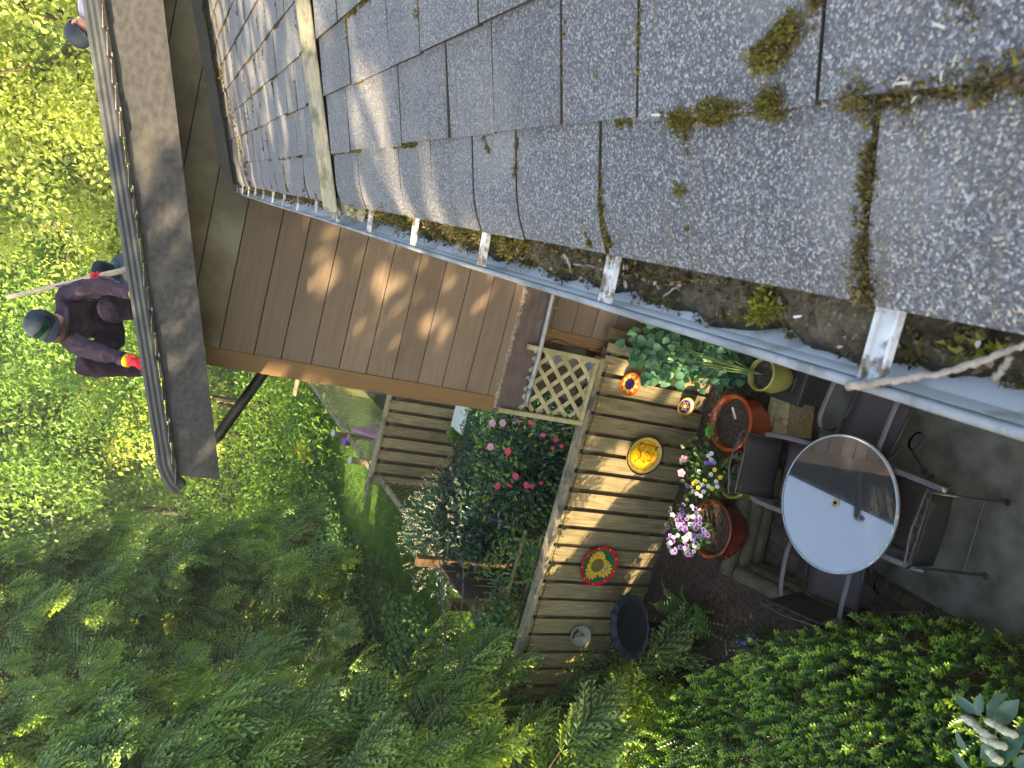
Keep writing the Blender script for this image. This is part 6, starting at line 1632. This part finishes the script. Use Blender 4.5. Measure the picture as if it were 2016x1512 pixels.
prun([(1277, 20), (1273, 75), (1273, 150), (1268, 215)], .006, 420, .005, GM, .003); prun([(1190, 140), (1189, 195)], .005, 400, .005, GM); prun([(1125, 40), (1119, 130), (1114, 210)], .0035, 300, .004, GM)
prun([(1225, 240), (1255, 232)], .008, 420, .005, GM); prun([(1030, 270), (1028, 370)], .006, 300, .005, BM, .004); prun([(962, 270), (975, 300)], .008, 400, .005, BM)
prun([(1640, 0), (1625, 25)], .014, 700, .006, BM); prun([(1625, 40), (1612, 185)], .006, 240, .0045, BM); prun([(1595, 150), (1585, 175)], .007, 300, .005, GM)
prun([(1920, 8), (1932, 32)], .016, 900, .006, BM, .005)
for (c, s0, s1, y) in slot_lines:                                      # generic growth on the far slots
    if y < 2.3 and c < 2: continue
    if rng.random() < .62: a = rng.random() * .5; run(RP(s0 + (s1 - s0) * a, y, .006), RP(s0 + (s1 - s0) * min(1, a + rng.uniform(.25, .7)), y, .006), .006, 240, .007, GM if rng.random() < .5 else BM, .003)
for c in range(1, 14):                                                 # and along butt edges
    y = .2 if c > 2 else 1.3
    while y < 6.1:
        L_ = rng.uniform(.05, .22)
        if rng.random() < .5: run(RP(s_edges[c] - .002, y, .006), RP(s_edges[c] - .002, y + L_, .006), .006, 260, .006, GM if rng.random() < .6 else BM, .002)
        y += L_ + rng.uniform(.02, .2)
run(RP(.0, 5.0, .012), RP(1.2, 6.22, .012), .012, 100, .009, GM, .01); run(RP(.02, 6.20, .01), RP(1.4, 6.21, .01), .010, 260, .009, GM, .005)
# loose clump lying on the second course
for (px, py) in ((1525, 110), (1540, 105), (1550, 95), (1565, 90), (1575, 80), (1585, 60), (1560, 110), (1535, 120), (1592, 50)): mo.clump(np.array(roof_at(px, py)) + NRM * .012, .013, 170, .0032, GM, NRM)
mo.build('moss', [moss_m, moss_d], 'olive and brown moss growing in the slots of the shingle roof', 'moss')
# pale dry fern bits
dry = leafmat('dry_frond', (.45, .42, .36), (.60, .57, .50), .2)
lb = LB()
for (px, py) in ((1820, 160), (1840, 156), (1860, 150), (1880, 148), (1900, 140), (1915, 135), (1340, 228), (1450, 200), (1980, 190), (1905, 48)):
    p = np.array(roof_at(px, py)) + NRM * .012; k = 3; lb.leaves(p + rng.normal(size=(k, 3)) * .005, unit(rng.normal(size=(k, 3)) + [0, 1, 0]), np.tile(NRM, (k, 1)), .012, .0026, 0)
o = lb.build('dry_fern_bits', [dry]); tag(o, 'pale dry fern scraps caught in the moss of the nearest shingles', 'debris', kind='stuff')

# compost lying in the gutter
dirt = mk('gutter_dirt', (.040, .030, .019), (.11, .085, .052), 55, rough=.98, bump=1.0, fine=150, bdist=.006, third=(.22, .17, .11), third_scale=190, third_lo=.6, third_hi=.66)
def front(y): return float(np.interp(y, [-.6, .2, .27, .33, .37, .41, .46, .50, .57, .64, .70, .78, .9, 1.0, 1.15, 1.3, 1.5, 1.7, 2.0, 2.3, 6.2],
                          [-.010, -.008, .002, .008, .014, .002, -.006, .004, .010, .002, .000, .006, .012, .008, .020, .014, .032, .022, .040, .050, .06])) - .019 + .010 * max(0, min(1, (.62 - y) / .25)) + .006 * math.sin(y * 47) + .003 * math.sin(y * 91 + 1)
V = []; ny, nx2 = 520, 14; y0, y1 = -.8, 2.42
for i in range(ny + 1):
    y = y0 + (y1 - y0) * i / ny; xf = front(y)
    for k in range(nx2 + 1):
        u = k / nx2; x = xf + (.0965 - xf) * u
        prof_ = (1 - (1 - min(1, u * 4.5)) ** 2)
        z = 5.134 + prof_ * (.056 + .018 * u + .010 * math.sin(y * 13 + 1) * math.sin(u * 4) + .006 * math.sin(y * 31)) + (rng.normal() * .0022 if 0 < k else 0)
        V.append((x, y, z))
F = [(i * (nx2 + 1) + k, i * (nx2 + 1) + k + 1, (i + 1) * (nx2 + 1) + k + 1, (i + 1) * (nx2 + 1) + k) for i in range(ny) for k in range(nx2)]
o = np_mesh('gutter_compost', V, F, dirt, smooth=True); tag(o, 'dark crumbly compost filling the back of the white gutter', 'dirt', kind='stuff')
ct = Tri()
def gz_(y): return 5.19
for k in range(2600):                                                  # crumbs and moss tufts on it
    y = rng.uniform(-.5, 2.4); xf = front(y); u = rng.random(); x = xf + (.097 - xf) * u
    z = 5.134 + (1 - (1 - min(1, u * 4.5)) ** 2) * (.057 + .018 * u)
    ct.clump((x, y, z), .006 + .005 * (y > 1), 7, .0038 + .0012 * y, [1, 1, 1, 2, 0] if rng.random() < .8 else [0], flat=.5)
for k in range(900):                                                   # fringe under the eave
    y = rng.uniform(-.3, 3.2); ct.clump((.066 + rng.normal() * .010, y, 5.212 + rng.normal() * .008), .011, 12, .0045 + .0012 * y, [0, 0, 1, 2] if y > .75 else [1, 1, 0, 2], flat=.3)
for y in (1.02, 1.10, 1.17, 1.24, 1.33, 1.40, 1.46, 1.53, 1.70, 1.78, 1.86, 1.95, 2.05, 2.14, 2.2): # thick golden cushions
    for q in range(11): ct.clump((.052 + rng.normal() * .016, y + rng.normal() * .024, 5.196 + rng.normal() * .012), .024, 130, .0042, [0, 0, 0, 1, 2], flat=.6)
for (px, py) in ((1515, 590), (1500, 600), (1530, 605), (1495, 625), (1510, 615), (1520, 575)): p = at(px, py, Z=5.20); [ct.clump(p, .010, 90, .0032, [3, 3, 0], flat=.8) for _ in range(2)]
p = at(1925, 690, Z=5.195); [ct.clump(Vector(p) + Vector((rng.normal() * .004, rng.normal() * .012, 0)), .005, 14, .005, [3]) for _ in range(6)]
for k in range(620):                                                   # far gutter: clumps and white pebbles of lime
    y = rng.uniform(2.5, 6.1); ct.clump((.062 + rng.normal() * .020, y, 5.188 + rng.normal() * .014), .020, 26, .008, [0, 1, 1, 2], flat=.5)
chip = leafmat('debris_chip', (.10, .07, .05), (.36, .30, .23), .05, c3=(.62, .60, .55))
ct.build('gutter_moss', [moss_m, moss_d, leafmat('needle_litter', (.06, .04, .022), (.17, .115, .06), .1, c3=(.34, .27, .18)), leafmat('moss_bright', (.16, .17, .02), (.28, .28, .05), .3)], 'moss tufts and needle litter lying in the gutter under the eave', 'moss')
lb = LB()
for k in range(420):
    y = rng.uniform(-.3, 2.3); xf = front(y); u = rng.random(); x = xf + (.095 - xf) * u; z = 5.142 + (1 - (1 - min(1, u * 4.5)) ** 2) * (.061 + .018 * u)
    L_ = rng.uniform(.003, .012); lb.leaves([[x, y, z]], [unit(rng.normal(size=3) * [1, 1, .2])], [UP + rng.normal(size=3) * .4], L_, L_ * rng.uniform(.25, .8), 0)
for k in range(60):
    y = rng.uniform(.2, 2.6); x = rng.uniform(-.012, .01); lb.leaves([[x, y, 5.178 if x < 0 else 5.155]], [unit(rng.normal(size=3) * [1, 1, .2])], [UP], rng.uniform(.004, .010), .004, 0)
o = lb.build('gutter_chips', [chip]); tag(o, 'small bark chips and seed husks scattered in the gutter', 'debris', kind='stuff')
# twigs
bark_t = mk('twig_bark', (.20, .165, .13), (.34, .29, .235), 90, rough=.95, bump=.6, fine=300, bdist=.002)
def twig(pts, r0, r1, label, z=None):
    P = [at(px, py, Z=zz) for px, py, zz in pts]; sp = spline(P, 6); n = len(sp); m_ = MB()
    m_.tube([p + Vector((rng.normal() * .0006, rng.normal() * .0006, rng.normal() * .0006)) for p in sp], [(r0 + (r1 - r0) * i / (n - 1)) * (1 + .12 * rng.normal()) for i in range(n)], 8)
    o = m_.build('twig', bark_t, smooth=True); return tag(o, label, 'twig', 'twigs lying in the gutter')
twig([(1673, 759, 5.222), (1730, 752, 5.222), (1790, 745, 5.215), (1850, 735, 5.215), (1920, 715, 5.22), (1980, 692, 5.225), (2040, 672, 5.228)], .0034, .0024, 'long curved twig resting across the nearest gutter strap and lip')
twig([(1568, 668, 5.15), (1600, 652, 5.18), (1640, 637, 5.19), (1665, 625, 5.195)], .0016, .001, 'thin pale twig lying on the compost by the bright moss tuft')
twig([(1110, 500, 5.215), (1120, 515, 5.205), (1125, 538, 5.19)], .0022, .0016, 'short grey twig poking from the golden moss')
twig([(1130, 520, 5.20), (1170, 525, 5.20), (1205, 535, 5.20)], .0015, .001, 'thin twig crossing behind the second nearest gutter strap')
twig([(1305, 585, 5.19), (1322, 572, 5.195), (1338, 560, 5.20)], .0014, .001, 'straight thin twig lying diagonally between two gutter straps')
twig([(1960, 745, 5.2), (1975, 725, 5.205), (1990, 705, 5.21)], .0026, .002, 'short white weathered twig in the compost at the near end')
# ================================================================== AIR
hz_m = bpy.data.materials.new('haze_air'); hz_m.use_nodes = True; nt = hz_m.node_tree; nt.nodes.clear()
out = nt.nodes.new('ShaderNodeOutputMaterial'); pv = nt.nodes.new('ShaderNodeVolumePrincipled')
pv.inputs['Color'].default_value = (.95, .96, .92, 1); pv.inputs['Density'].default_value = .0017; pv.inputs['Anisotropy'].default_value = .3
nt.links.new(pv.outputs[0], out.inputs['Volume'])
m_ = MB(); m_.bb((-301, -201, -2), (301, 501, 24)); o = m_.build('haze', hz_m); tag(o, 'thin morning haze between the house and the wood', 'haze', kind='stuff')
